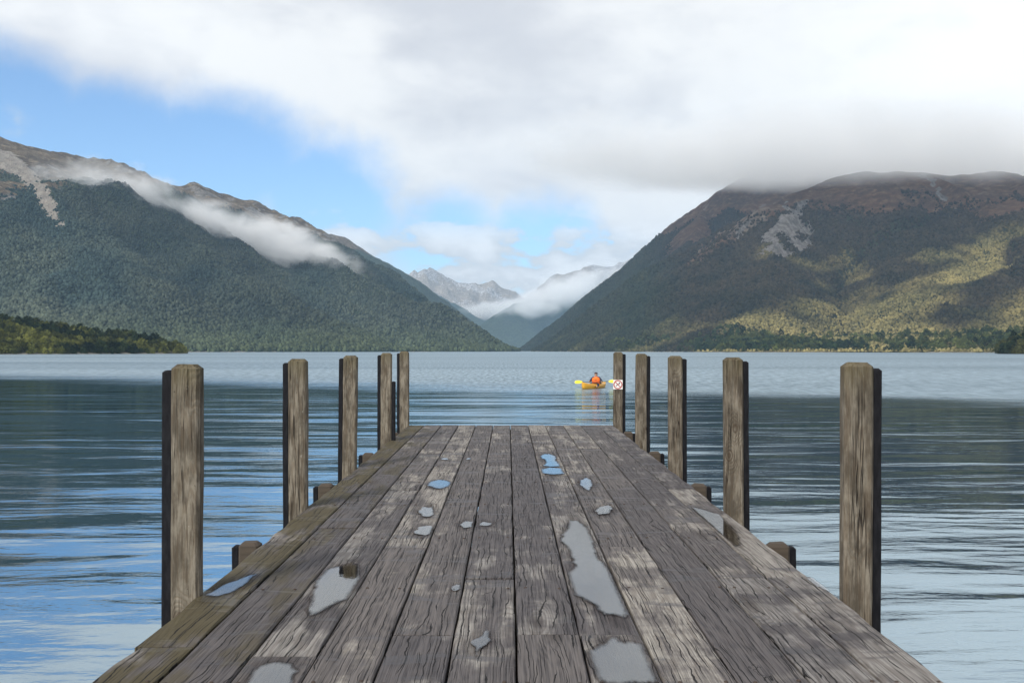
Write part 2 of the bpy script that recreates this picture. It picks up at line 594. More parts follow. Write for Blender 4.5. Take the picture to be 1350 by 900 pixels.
# ---- hills at the head of the lake and the bare range beyond
hb = [ridge_pts([(600, 455, 5900, 60, 1.), (642, 421, 6050, 300, 1.0), (664, 406, 6100, 480, 1.), (680, 397, 6150, 560, 1.0), (703, 393, 6250, 650, 1.0),
                 (735, 396, 6400, 700, 1.0), (790, 380, 6800, 900, 1.0), (880, 360, 7200, 1100, 1.0)]),
      ridge_pts([(480, 330, 7600, 1300, 1.), (540, 364, 7500, 1000, 1.), (567, 381, 7400, 800, 1.), (605, 402, 7300, 600, 1.), (642, 423, 7100, 380, 1.), (660, 440, 7000, 200, 1.)])]
TH = Terrain(-1800, 2200, 4700, 8900, 24, hb, 43, gully=50, rough=26, gl=260)
zh = np.zeros_like(TH.Z)
TH.build('hill', M_left, dict(forest=zh + 1, scree=zh, rock=zh, shore=zh))
fb = [ridge_pts([(430, 352, 9000, 1500, 1.), (510, 366, 9000, 1500, 1.), (548, 361, 9000, 1500, 1.), (566, 356, 9000, 1500, 1.), (580, 360, 9000, 1500, 1.), (597, 363, 9000, 1500, 1.), (612, 368, 9000, 1500, 1.),
                 (632, 371, 9000, 1500, 1.), (650, 369, 9000, 1500, 1.), (664, 372, 9000, 1500, 1.), (680, 382, 9000, 1500, 1.), (705, 396, 9000, 1500, 1.)]),
      ridge_pts([(705, 385, 9200, 1400, 1.), (738, 357, 9200, 1700, 1.), (756, 352, 9200, 1700, 1.), (780, 346, 9200, 1700, 1.), (800, 346, 9200, 1700, 1.), (815, 338, 9200, 1700, 1.), (835, 333, 9200, 1700, 1.), (930, 320, 9200, 1700, 1.)])]
TF = Terrain(-3300, 3300, 6600, 10800, 30, fb, 57, gully=170, rough=95, gl=420, crest=1.5)
zf = np.zeros_like(TF.Z)
rkF = np.clip(fbm(TF.X / 200, TF.Y / 200, 35, 5) * 2 - .6, 0, 1)
fF = np.clip((330 + (fbm(TF.X / 400, TF.Y / 400, 15, 4) - .5) * 300 - TF.Z) / 80 + .5, 0, 1)
TF.build('mountain', M_far, dict(forest=fF, scree=zf, rock=rkF, shore=zf))

# ---- low wooded points either side
hd = [ridge_pts([(-330, 396, 560, 120, .8), (-120, 402, 590, 110, .8), (0, 418, 620, 95, .8), (60, 425, 640, 85, .8), (110, 433, 655, 75, .8), (160, 438, 665, 66, .8), (200, 445, 672, 50, .8), (228, 455, 676, 32, .8), (242, 462, 678, 16, .8)])]
TP = Terrain(-640, -180, 420, 780, 3.2, hd, 61, gully=2.5, rough=2.5, gl=30, sink=1.2)
zp = np.zeros_like(TP.Z)
TP.build('headland', M_right, dict(forest=zp + 1, scree=zp, rock=zp, shore=np.clip((1.0 - TP.Z) / .6, 0, 1)))
hd2 = [ridge_pts([(1328, 458, 640, 14, .8), (1345, 449, 640, 30, .8), (1375, 440, 630, 50, .8), (1450, 425, 610, 80, .8), (1620, 405, 590, 110, .8)])]
TQ = Terrain(290, 560, 460, 740, 3.2, hd2, 67, gully=2, rough=2, gl=30, sink=1.2)
zq = np.zeros_like(TQ.Z)
TQ.build('headland', M_right, dict(forest=zq + 1, scree=zq, rock=zq, shore=zq))


# ---- trees: crowns are real little meshes, set out one by one (far too many to count)
def leaf_material(name):
    m, t = material(name)
    tint = t.attr('tint', 'INSTANCER', 'Color')
    rnd = t.node('ShaderNodeObjectInfo').outputs['Random']
    pos = t.node('ShaderNodeNewGeometry').outputs['Position']
    n = t.noise(pos, .9, 3, .6)
    k = t.math('MULTIPLY', t.math('ADD', .52, t.math('MULTIPLY', rnd, .96)), t.math('ADD', .7, t.math('MULTIPLY', n, .6)))
    col = t.vmath('SCALE', tint, scale=k)
    principled(t, col, .85, None, **{'Specular IOR Level': .06})
    return m


M_leaf = leaf_material('foliage')


def crown_proto(name, seed, kind):
    r = random.Random(seed)
    bm = bmesh.new()
    if kind == 'far':                         # ragged little crown
        bmesh.ops.create_icosphere(bm, subdivisions=2, radius=.5)
        ph = [r.uniform(0, 6) for _ in range(6)]
        for v in bm.verts:
            c = v.co.normalized()
            k = 1 + .20 * math.sin(5 * c.x + ph[0]) * math.sin(5 * c.y + ph[1]) + .16 * math.sin(9 * c.z + ph[2] + 4 * c.x) + r.uniform(-.14, .14)
            v.co = c * .5 * k
            v.co.z = v.co.z * 1.25 + .42
            if v.co.z < .1: v.co.x *= .5; v.co.y *= .5
    else:                                     # crown of separate leaf clumps around short limbs
        pts = []
        for k in range(34):
            a, u = r.uniform(0, 6.283), r.random()
            rr = .48 * math.sqrt(r.uniform(.25, 1))
            z = .18 + .8 * u
            s = math.sin(min(1, max(.05, (1.08 - u))) * 1.7) ** .8
            pts.append(Vector((rr * s * math.cos(a), rr * s * math.sin(a), z)))
        for p in pts:
            for q in range(9):
                c = p + Vector((r.gauss(0, .06), r.gauss(0, .06), r.gauss(0, .05)))
                s = r.uniform(.045, .085)
                u = Vector((r.gauss(0, 1), r.gauss(0, 1), r.gauss(0, 1))).normalized()
                w_ = u.orthogonal().normalized()
                vs = [bm.verts.new(c + u * s), bm.verts.new(c + w_ * s * .7), bm.verts.new(c - u * s), bm.verts.new(c - w_ * s * .7)]
                bm.faces.new(vs)
        tube = bmesh.ops.create_cone(bm, segments=5, radius1=.035, radius2=.012, depth=.8)
        for v in tube['verts']: v.co.z += .38
    return bm_mesh(name, bm, kind == 'far')


protos = bpy.data.collections.new('crown_shapes')      # never linked to the scene: shapes for the scatter only
for k in range(4):
    me = crown_proto('far_crown', 100 + k, 'far')
    me.materials.append(M_leaf)
    protos.objects.link(bpy.data.objects.new('far_crown', me))
protos2 = bpy.data.collections.new('leafy_crown_shapes')
for k in range(4):
    me = crown_proto('leafy_crown', 200 + k, 'near')
    me.materials.append(M_leaf)
    protos2.objects.link(bpy.data.objects.new('leafy_crown', me))


def scatter_tree(coll):
    g = bpy.data.node_groups.new('tree_scatter', 'GeometryNodeTree')
    g.interface.new_socket('Geometry', in_out='INPUT', socket_type='NodeSocketGeometry')
    g.interface.new_socket('Geometry', in_out='OUTPUT', socket_type='NodeSocketGeometry')
    t = NT(g)
    gi, go = t.node('NodeGroupInput'), t.node('NodeGroupOutput')
    ci = t.node('GeometryNodeCollectionInfo')
    ci.inputs['Collection'].default_value = coll
    ci.inputs['Separate Children'].default_value = True
    ip = t.node('GeometryNodeInstanceOnPoints')
    ip.inputs['Pick Instance'].default_value = True
    sc = t.node('GeometryNodeInputNamedAttribute', data_type='FLOAT_VECTOR'); sc.inputs[0].default_value = 'size'
    ro = t.node('GeometryNodeInputNamedAttribute', data_type='FLOAT_VECTOR'); ro.inputs[0].default_value = 'turn'
    t.l.new(gi.outputs[0], ip.inputs['Points'])
    t.l.new(ci.outputs[0], ip.inputs['Instance'])
    t.l.new(sc.outputs[0], ip.inputs['Scale'])
    t.l.new(ro.outputs[0], ip.inputs['Rotation'])
    t.l.new(ip.outputs[0], go.inputs[0])
    return g


G_far, G_near = scatter_tree(protos), scatter_tree(protos2)


def forest(name, pts, sizes, tints, group):
    n = len(pts)
    me = bpy.data.meshes.new(name)
    me.vertices.add(n)
    me.vertices.foreach_set('co', pts.astype(np.float32).ravel())
    a = me.attributes.new('size', 'FLOAT_VECTOR', 'POINT'); a.data.foreach_set('vector', sizes.astype(np.float32).ravel())
    tr = np.zeros((n, 3)); tr[:, 2] = rng.random(n) * 6.283
    tr[:, :2] = rng.normal(0, .08, (n, 2))
    a = me.attributes.new('turn', 'FLOAT_VECTOR', 'POINT'); a.data.foreach_set('vector', tr.astype(np.float32).ravel())
    a = me.attributes.new('tint', 'FLOAT_COLOR', 'POINT'); a.data.foreach_set('color', np.c_[tints, np.ones(n)].astype(np.float32).ravel())
    o = link(name, me)
    o['kind'] = 'stuff'
    md = o.modifiers.new('scatter', 'NODES')
    md.node_group = group
    return o


def mixc(a, b, f):
    return np.array(a)[None] * (1 - f[:, None]) + np.array(b)[None] * f[:, None]


def plant(T, N, mask, box, zmin=.6):
    x = rng.uniform(box[0], box[1], N)
    y = rng.uniform(box[2], box[3], N)
    z = T.sample(T.Z, x, y)
    nrm = T.normal()
    nx_, ny_, nz_ = (T.sample(nrm[..., k], x, y) for k in range(3))
    facing = (nx_ * -x + ny_ * -y + nz_ * (40 - z)) > -.10 * np.hypot(x, y)
    px, py = to_px(x, y, z)
    keep = (z > zmin) & facing & (px > -430) & (px < 1780) & (rng.random(N) < T.sample(mask, x, y))
    return np.c_[x, y, z][keep], px[keep], py[keep]


# left mountain: dark beech forest
P, px, py = plant(TL, 1500000, np.clip(fL * (1 - scL), 0, 1), (-2500, 40, 830, 3700))
sz = 3.5 * np.clip(rng.lognormal(0, .42, len(P)), .45, 1.75) * np.clip(1.1 - P[:, 2] / 800, .6, 1.1)
n_ = fbm(P[:, 0] / 130, P[:, 1] / 130, 90, 4)
tint = mixc((.025, .038, .034), (.054, .064, .046), np.clip((n_ - .35) * 3, 0, 1))
hol = fbm(P[:, 0] / 330, P[:, 1] / 330, 95, 3)
tint = tint * (.62 + .9 * np.clip((hol - .3) * 2, 0, 1))[:, None]
low = np.clip((60 - P[:, 2]) / 60, 0, 1)[:, None]
tint = tint * (1 - .55 * low) + np.array((.085, .105, .045))[None] * .55 * low
forest('beech_forest', P - [0, 0, 1.2], np.c_[sz, sz, sz * rng.uniform(.8, 1.25, len(P))], tint, G_far)

# right mountain: dark bush high and on the flank, olive scrub below; sun patches and cloud shade painted into the tints
P, px, py = plant(TR, 1290000, np.clip(fR * (1 - scR) * .95, 0, 1), (-60, 2250, 800, 3400))
n_ = fbm(P[:, 0] / 120, P[:, 1] / 120, 190, 4)
n2_ = fbm(P[:, 0] / 45, P[:, 1] / 45, 191, 3)
sunlit_scrub = np.clip((n_ - .5) * 3.6 + .02 + (92 - P[:, 2]) / 90 + np.clip((px - 960) / 140, -1.6, .45), 0, 1)
sunlit_scrub2 = np.clip((n_ - .55) * 7 + (px - 1180) / 220, 0, 1) * np.clip((230 - P[:, 2]) / 60, 0, 1)
sunlit_scrub = np.maximum(sunlit_scrub, sunlit_scrub2)
tint = mixc((.016, .016, .010), (.034, .027, .017), np.clip((n2_ - .3) * 2.4, 0, 1))  # bush colour darkened to stand for cloud shade
brown = np.clip((P[:, 2] - 120) / 140, 0, 1)[:, None] * .55
tint = tint * (1 - brown) + np.array((.036, .026, .019)) * brown
sunlit_olive = mixc((.135, .120, .052), (.22, .185, .075), np.clip((n2_ - .3) * 2.2, 0, 1))  # plants lightened and yellowed to stand for sunlit patches
tint = tint * (1 - sunlit_scrub[:, None]) + sunlit_olive * sunlit_scrub[:, None]
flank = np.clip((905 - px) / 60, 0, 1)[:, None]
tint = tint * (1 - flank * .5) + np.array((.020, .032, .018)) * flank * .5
sz = 3.3 * np.clip(rng.lognormal(0, .42, len(P)), .45, 1.75) * (1 - .32 * sunlit_scrub)
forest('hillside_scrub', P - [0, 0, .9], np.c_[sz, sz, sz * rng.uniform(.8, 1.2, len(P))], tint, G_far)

# greener trees along the right shore
low = np.clip((26 - TR.Z) / 14, 0, 1) * (fbm(TR.X / 50, TR.Y / 50, 8, 3) > .40)
green_bank = in_poly(TR.PX, TR.PY, [(915, 470), (930, 445), (955, 428), (985, 436), (1040, 450), (1060, 470)]) * .5
P, px, py = plant(TR, 155000, np.clip(low * .35 + green_bank, 0, 1), (150, 1500, 800, 1900), .9)
sz = 5.6 * np.clip(rng.lognormal(0, .35, len(P)), .45, 1.75)
n_ = fbm(P[:, 0] / 35, P[:, 1] / 35, 290, 3)
tint = mixc((.026, .042, .018), (.085, .098, .030), np.clip((n_ - .38) * 3.6, 0, 1))
forest('shoreline_trees', P - [0, 0, .8], np.c_[sz, sz, sz * rng.uniform(.8, 1.2, len(P))], tint, G_near)

# the two near points
P, px, py = plant(TP, 62000, zp + .5, (-600, -200, 430, 770), .3)
sz = 3.1 * np.clip(rng.lognormal(0, .3, len(P)), .45, 1.75)
n_ = fbm(P[:, 0] / 22, P[:, 1] / 22, 390, 3)
tint = mixc((.022, .034, .013), (.15, .155, .038), np.clip((n_ - .42) * 4.5, 0, 1))
forest('headland_bush', P - [0, 0, .8], np.c_[sz, sz, sz * rng.uniform(.75, 1.2, len(P))], tint, G_near)
P, px, py = plant(TQ, 30000, zq + .7, (295, 550, 470, 730), .3)
sz = 5.0 * np.clip(rng.lognormal(0, .3, len(P)), .45, 1.75)
n_ = fbm(P[:, 0] / 22, P[:, 1] / 22, 391, 3)
tint = mixc((.020, .030, .014), (.075, .075, .025), np.clip((n_ - .45) * 4.5, 0, 1))
forest('headland_bush', P - [0, 0, .8], np.c_[sz, sz, sz * rng.uniform(.75, 1.2, len(P))], tint, G_near)

# ------------------------------------------------------------------ lake
m, t = material('lake_water')
pos = t.node('ShaderNodeNewGeometry').outputs['Position']
X_, Y_, Z_ = t.xyz(pos)
nb = t.noise(t.scale(pos, (.05, .09, 0)), 1, 7, .68)
lim = t.math('ADD', t.math('ADD', Y_, t.math('MULTIPLY', X_, .62)), t.math('MULTIPLY', t.math('SUBTRACT', nb, .5), 26))
wind = t.step(lim, 40, 68)
# calmer lanes far out
lane = t.step(t.noise(t.scale(pos, (.003, .018, 0)), 1, 3, .5), .35, .6)
# long low swell, crests lying across the view
warpv = t.vmath('MULTIPLY', t.vmath('SUBTRACT', t.node('ShaderNodeTexNoise').outputs['Color'], (.5, .5, .5)), (1.2, .9, 0))
tn = [n for n in t.n if n.bl_idname == 'ShaderNodeTexNoise' and not n.inputs['Vector'].is_linked][0]
tn.inputs['Scale'].default_value = .22
t.l.new(pos, tn.inputs['Vector'])
pw = t.vmath('ADD', pos, warpv)
swell = t.noise(t.scale(pw, (.12, .62, 0)), 1, 3, .45)
swell2 = t.noise(t.scale(pw, (.62, 1.7, 0)), 1, 3, .5)
rip = t.noise(t.scale(pw, (2.4, 5.2, 0)), 1, 4, .55)
chop = t.noise(t.scale(pos, (3.0, 5.5, 0)), 1, 4, .6)
h = t.math('ADD', t.math('MULTIPLY', swell, .080), t.math('ADD', t.math('MULTIPLY', swell2, .014), t.math('MULTIPLY', rip, .0050)))
h = t.math('ADD', h, t.math('MULTIPLY', t.math('MULTIPLY', chop, wind), .022))
calm = t.step(t.noise(t.scale(pos, (.035, .11, 0)), 1, 4, .6), .32, .68, .40, 1.35)
bn = t.bump(t.math('MULTIPLY', h, calm), 1.0, 1.15)
rgh = t.lerp(wind, .03, t.lerp(lane, .37, .47))
fres = t.node('ShaderNodeFresnel')
fres.inputs['IOR'].default_value = 1.333
t.put(fres.inputs['Normal'], bn)
fac = t.lerp(wind, t.math('MULTIPLY', t.math('POWER', fres.outputs[0], .12), .68), t.math('MULTIPLY', t.lerp(lane, .47, .57), t.step(t.noise(t.scale(pos, (3.2, .42, 0)), 1, 4, .65), .3, .7, .62, 1.22)))
dif = t.node('ShaderNodeBsdfDiffuse')
dif.inputs['Color'].default_value = (.006, .020, .034, 1)
gls = t.node('ShaderNodeBsdfGlossy')
gls.inputs['Color'].default_value = (.79, .93, 1, 1)
t.put(gls.inputs['Roughness'], rgh)
t.put(gls.inputs['Normal'], bn)
mxs = t.node('ShaderNodeMixShader')
t.put(mxs.inputs[0], fac)
t.l.new(dif.outputs[0], mxs.inputs[1])
t.l.new(gls.outputs[0], mxs.inputs[2])
t.l.new(mxs.outputs[0], t.out.inputs[0])
M_lake = m
vs = [(-9000, -300, 0), (9000, -300, 0), (9000, 11200, 0), (-9000, 11200, 0)]
lake = link('lake', pymesh('lake', vs, [(0, 1, 2, 3)]), M_lake)
lake['kind'] = 'structure'


# ------------------------------------------------------------------ timber
def flat_mat(name, c, rough=.5, n_amt=.15):
    m, t = material(name)
    oc = t.node('ShaderNodeTexCoord').outputs['Object']
    n = t.noise(oc, 35, 5, .6)
    col = t.mix(n, tuple(v * (1 - n_amt) for v in c), tuple(min(1, v * (1 + n_amt)) for v in c))
    principled(t, col, rough, None)
    return m


def deck_wood():
    m, t = material('weathered_deck_timber')
    oc = t.node('ShaderNodeTexCoord').outputs['Object']
    rnd = t.node('ShaderNodeObjectInfo').outputs['Random']
    off = t.comb(t.math('MULTIPLY', rnd, 71.3), t.math('MULTIPLY', rnd, 133.7), t.math('MULTIPLY', rnd, 29.1))
    p = t.vmath('ADD', oc, off)
    # knots pull the grain round themselves
    vor = t.node('ShaderNodeTexVoronoi', feature='F1')
    t.put(vor.inputs['Vector'], t.scale(p, (3.6, .85, 0.)))
    vor.inputs['Scale'].default_value = 1
    kd = vor.outputs['Distance']
    knot = t.step(kd, .03, .20, 1., 0.)
    kpull = t.step(kd, .0, .42, 1., 0.)
    big = t.noise(t.scale(p, (3.2, .55, 3.2)), 1, 3, .5)
    field = t.math('ADD', t.math('MULTIPLY', big, 1.0), t.math('MULTIPLY', kpull, .28))
    fine_w = t.noise(t.scale(p, (22, 1.6, 22)), 1, 3, .6)
    field = t.math('ADD', field, t.math('MULTIPLY', fine_w, .05))
    ring = t.math('ADD', t.math('MULTIPLY', t.math('SINE', t.math('MULTIPLY', field, 105)), .5), .5)
    fib = t.noise(t.scale(p, (170, 2.2, 170)), 1, 4, .62)
    px_, py_, pz_ = t.xyz(p)
    wav = t.math('ADD', t.math('MULTIPLY', t.noise(t.scale(p, (5, 1.5, 0)), 1, 3, .5), 2.6), t.math('ADD', t.math('MULTIPLY', t.noise(t.scale(p, (16, 6, 0)), 1, 3, .55), .9), t.math('MULTIPLY', kpull, 1.6)))

    def checks(freq, width, cut, seed):
        """short open checks that follow the grain"""
        u = t.math('ADD', t.math('MULTIPLY', px_, freq), t.math('ADD', wav, seed))
        cell = t.math('FLOOR', u)
        fr_ = t.math('ABSOLUTE', t.math('SUBTRACT', t.math('FRACT', u), .5))
        run = t.noise(t.comb(t.math('MULTIPLY', cell, 17.31), t.math('MULTIPLY', py_, 2.3), seed), 1, 2, .5)
        wd = t.step(run, cut, cut + .16, 0., width)
        return t.math('MULTIPLY', t.math('LESS_THAN', fr_, wd), 1.)
    crack = t.math('MAXIMUM', checks(31, .085, .46, 3.7), checks(67, .10, .48, 11.2))
    split = checks(7, .022, .60, 29.)
    crack = t.math('MAXIMUM', crack, split)
    patch = t.noise(t.scale(p, (7.5, 1.0, 7.5)), 1, 6, .6, .4)
    patch2 = t.noise(t.scale(p, (13, 4.5, 13)), 1, 6, .62, .3)
    cross = t.noise(t.scale(p, (1.2, 2.6, 1.2)), 1, 4, .6)
    tone = t.attr('tone', 'OBJECT')
    moss = t.attr('moss', 'OBJECT')
    rnd2 = t.math('FRACT', t.math('MULTIPLY', rnd, 57.7))
    pale = t.math('ADD', t.math('MULTIPLY', patch, .55), t.math('ADD', t.math('MULTIPLY', patch2, .25), t.math('MULTIPLY', cross, .45)))
    pale = t.step(t.math('ADD', pale, t.math('MULTIPLY', tone, .13)), .61, .73)
    greyd = t.mix(t.step(fib, .32, .68), (.050, .046, .048), (.128, .117, .116))
    greyd = t.mix(t.math('MULTIPLY', ring, .30), greyd, (.150, .134, .128))
    tan = t.mix(t.step(fib, .30, .70), (.150, .139, .127), (.325, .306, .280))
    tan = t.mix(t.math('MULTIPLY', t.step(ring, .0, .45, 1., 0.), .55), tan, (.135, .116, .102))
    spk = t.noise(t.scale(p, (75, 34, 75)), 1, 4, .65)
    tan = t.mix(t.step(spk, .62, .70, 0., .65), tan, (.07, .06, .055))
    col = t.mix(pale, greyd, tan)
    # damp dark bands lying across the boards
    band = t.noise(t.scale(p, (1.6, 5.0, 1.6)), 1, 6, .64, .5)
    bandf = t.step(band, .55, .63, 0., .72)
    col = t.mix(bandf, col, (.062, .056, .058))
    col = t.mix(1., col, t.mix(rnd2, (.80, .80, .83), (1.16, 1.14, 1.10)), 'MULTIPLY')
    # moss and rust-brown algae
    mo = t.step(t.math('ADD', t.noise(t.scale(p, (6, 1.9, 6)), 1, 6, .6), t.math('MULTIPLY', t.math('SUBTRACT', moss, .5), .35)), .52, .68)
    mo = t.math('MULTIPLY', mo, moss)
    col = t.mix(mo, col, t.mix(patch2, (.058, .048, .030), (.098, .082, .044)))
    col = t.mix(t.math('MULTIPLY', knot, .75), col, (.06, .05, .045))
    col = t.mix(t.math('MULTIPLY', crack, .95), col, (.010, .009, .009))
    hgt = t.math('ADD', t.math('MULTIPLY', fib, .35), t.math('ADD', t.math('MULTIPLY', ring, .22), t.math('MULTIPLY', patch2, .25)))
    hgt = t.math('SUBTRACT', hgt, t.math('MULTIPLY', crack, 1.3))
    b = t.bump(hgt, 1.0, .006)
    rough = t.lerp(bandf, .74, .46)
    principled(t, col, rough, b, **{'Specular IOR Level': t.lerp(bandf, .16, .34)})
    return m


M_deck = deck_wood()


def post_wood():
    m, t = material('brown_post_timber')
    oc = t.node('ShaderNodeTexCoord').outputs['Object']
    rnd = t.node('ShaderNodeObjectInfo').outputs['Random']
    p = t.vmath('ADD', oc, t.comb(t.math('MULTIPLY', rnd, 51.3), t.math('MULTIPLY', rnd, 33.7), t.math('MULTIPLY', rnd, 89.1)))
    vor = t.node('ShaderNodeTexVoronoi', feature='F1')
    t.put(vor.inputs['Vector'], t.scale(p, (3.6, 0., 2.1)))
    vor.inputs['Scale'].default_value = 1
    kd = vor.outputs['Distance']
    big = t.noise(t.scale(p, (7, 7, 1.0)), 1, 3, .5)
    field = t.math('ADD', big, t.math('MULTIPLY', t.step(kd, .0, .35, 1., 0.), .5))
    ring = t.math('ADD', t.math('MULTIPLY', t.math('SINE', t.math('MULTIPLY', field, 62)), .5), .5)
    fib = t.noise(t.scale(p, (110, 110, 6)), 1, 4, .65)
    blot = t.noise(t.scale(p, (14, 14, 5)), 1, 6, .65)
    st = t.noise(t.scale(p, (30, 30, 1.6)), 1, 5, .6)
    col = t.mix(t.step(blot, .34, .66), (.078, .066, .051), (.222, .193, .153))
    col = t.mix(t.math('MULTIPLY', t.step(ring, .0, .4, 1., 0.), .35), col, (.105, .075, .048))
    col = t.mix(t.math('MULTIPLY', t.step(fib, .48, .62), .75), col, (.075, .058, .042))
    col = t.mix(t.step(st, .60, .74, 0., .75), col, (.045, .034, .026))
    chk = t.noise(t.scale(p, (26, 26, .8)), 1, 3, .6)
    chkm = t.math('MULTIPLY', t.step(t.math('ABSOLUTE', t.math('SUBTRACT', chk, .5)), .0, .018, 1., 0.), t.step(t.noise(t.scale(p, (6, 6, 1.6)), 1, 3), .46, .60))
    col = t.mix(t.math('MULTIPLY', chkm, .9), col, (.016, .012, .010))
    spots = t.noise(t.scale(p, (60, 60, 34)), 1, 4, .6)
    col = t.mix(t.step(spots, .66, .74, 0., .7), col, (.03, .024, .02))
    lich = t.noise(t.scale(p, (40, 40, 22)), 1, 5, .6)
    col = t.mix(t.step(lich, .67, .76, 0., .55), col, (.42, .41, .36))
    kr = t.math('ADD', t.math('MULTIPLY', t.math('SINE', t.math('MULTIPLY', kd, 150)), .5), .5)
    col = t.mix(t.math('MULTIPLY', t.step(kd, .07, .16, .75, 0.), kr), col, (.05, .034, .023))
    col = t.mix(t.step(kd, .02, .05, .9, 0.), col, (.035, .022, .016))
    # green-brown algae on the weathered top
    topm = t.math('MULTIPLY', t.step(t.attr('height'), -.22, .0), t.step(blot, .35, .6, .25, 1.))
    col = t.mix(t.math('MULTIPLY', topm, .6), col, (.075, .062, .026))
    hg = t.math('ADD', t.math('SUBTRACT', t.math('MULTIPLY', fib, .4), chkm), t.math('ADD', t.math('MULTIPLY', ring, .25), t.math('MULTIPLY', blot, .5)))
    principled(t, col, .85, t.bump(hg, 1.0, .007), **{'Specular IOR Level': .15})
    return m


M_post = post_wood()


def rubber():
    m, t = material('black_fender_rubber')
    oc = t.node('ShaderNodeTexCoord').outputs['Object']
    n = t.noise(t.scale(oc, (30, 30, 9)), 1, 5, .6)
    col = t.mix(t.step(n, .35, .7), (.006, .006, .008), (.016, .016, .019))
    principled(t, col, .7, t.bump(n, .3, .003), **{'Specular IOR Level': .12})
    return m


M_rub = rubber()


def bearer_wood():
    m, t = material('dark_bearer_timber')
    oc = t.node('ShaderNodeTexCoord').outputs['Object']
    n = t.noise(t.scale(oc, (6, 40, 40)), 1, 5, .6)
    principled(t, t.mix(n, (.026, .019, .014), (.085, .064, .045)), .85, t.bump(n, .6, .004))
    return m


M_bear = bearer_wood()

# ------------------------------------------------------------------ jetty
HD = 1.167                               # eye over deck
YAW = math.atan(5 / F)
TILT = math.atan((HOR - 454.3) / F)
jetty = empty('jetty', (0, 0, EYE - HD), (TILT, 0, YAW))
tag(jetty, 'long weathered timber jetty running straight out into the lake', 'jetty')
KX = HD / (900 - 454.3)
edge_px = [113, 204, 300, 395.5, 491, 586.7, 682, 780, 874.5, 973, 1070, 1165.5, 1255]
EDGE = [(e - 670) * KX for e in edge_px]
YEND = F * HD / (559.8 - 454.3)
yj = lambda py: F * HD / (py - 454.3)
joints = [
    [579, 664, 849], [611, 694], [590.7, 645, 862], [611, 720], [643, 834.5], [602, 649, 761], [590, 691, 834],
    [572, 626, 834.5], [582, 720], [590, 644], [611.5, 665.6, 760], [643, 760],
]
tones = [[-.1, -.5, -.3, -.2], [-.3, -.6, -.9], [-.3, 0, .2, -.2], [.4, .5, -.35], [-.3, -.4, -.2], [-.2, -.1, -.2, .15], [.0, -.9, -.1, -.6],
         [.7, .3, .2, .1], [-.1, -.2, .35], [.3, -.5, -.75], [-.2, -.3, -.1, .5], [.1, .55, .75]]
mossv = [.95, .65, .3, .16, .1, .06, .05, .05, .05, .05, .08, .2]
DZ = {}


def plank_mesh(w_, L, thick, seed, rag):
    """board along Y, centred, top at z = 0, edges eased and worn unevenly"""
    r = random.Random(seed)
    n = max(4, int(L / .22))
    rings = []
    cup = r.uniform(-.002, .002)
    for i in range(n + 1):
        y = -L / 2 + L * i / n
        b = .005 + abs(r.gauss(0, .0015)) 
        bl = b + (abs(r.gauss(0, .009)) if rag < 0 else 0)
        br = b + (abs(r.gauss(0, .009)) if rag > 0 else 0)
        j1, j2 = r.gauss(0, .0012), r.gauss(0, .0012)
        if rag < 0: j1 += abs(r.gauss(0, .006))
        if rag > 0: j2 -= abs(r.gauss(0, .006))
        e = 0.004 if i in (0, n) else 0
        z = r.gauss(0, .0006)
        x0, x1 = -w_ / 2 + j1, w_ / 2 + j2
        rings.append([(x0, y, -thick), (x0, y, -bl * 1.1 + z), (x0 + bl, y, z - e), (0, y, z + cup - e), (x1 - br, y, z - e), (x1, y, -br * 1.1 + z), (x1, y, -thick)])
    vs, fs = loft(rings)
    fs = [f[::-1] for f in fs]
    return pymesh('plank', vs, fs)


seed = 0
for c in range(12):
    js = sorted(yj(y) for y in joints[c])
    js = [-2.6 + .8 * random.random()] + js + [YEND + random.uniform(-.02, .05)]
    n = len(js) - 1
    for k in range(n):
        a, b = js[k] + .003, js[k + 1] - .003
        x0, x1 = EDGE[c] + .0045, EDGE[c + 1] - .0045
        seed += 1
        dz = random.gauss(0, .0018)
        rag = -1 if c == 0 else (1 if c == 11 else 0)
        me = plank_mesh(x1 - x0, b - a, .048, seed, rag)
        o = link('plank', me, M_deck, jetty, ((x0 + x1) / 2, (a + b) / 2, dz), (random.gauss(0, .0004), random.gauss(0, .002), 0))
        tn_ = tones[c]
        o['tone'] = float(tn_[::-1][min(k, len(tn_) - 1)]) if n == len(tn_) else float(tn_[0])
        o['moss'] = float(mossv[c])
        DZ[(c, k)] = (a, b, dz)


def deck_z(x, y):
    for c in range(12):
        if EDGE[c] <= x <= EDGE[c + 1]:
            for k in range(8):
                if (c, k) in DZ and DZ[(c, k)][0] - .01 <= y <= DZ[(c, k)][1] + .01:
                    return DZ[(c, k)][2]
    return 0.


# posts: tall guide posts and cut-off piles between them, each with a black fender strip outside
def post_profile(w_, d, ch):
    return [(-w_ / 2 + ch, -d / 2), (w_ / 2 - ch, -d / 2), (w_ / 2, -d / 2 + ch), (w_ / 2, d / 2 - ch), (w_ / 2 - ch, d / 2), (-w_ / 2 + ch, d / 2), (-w_ / 2, d / 2 - ch), (-w_ / 2, -d / 2 + ch)]


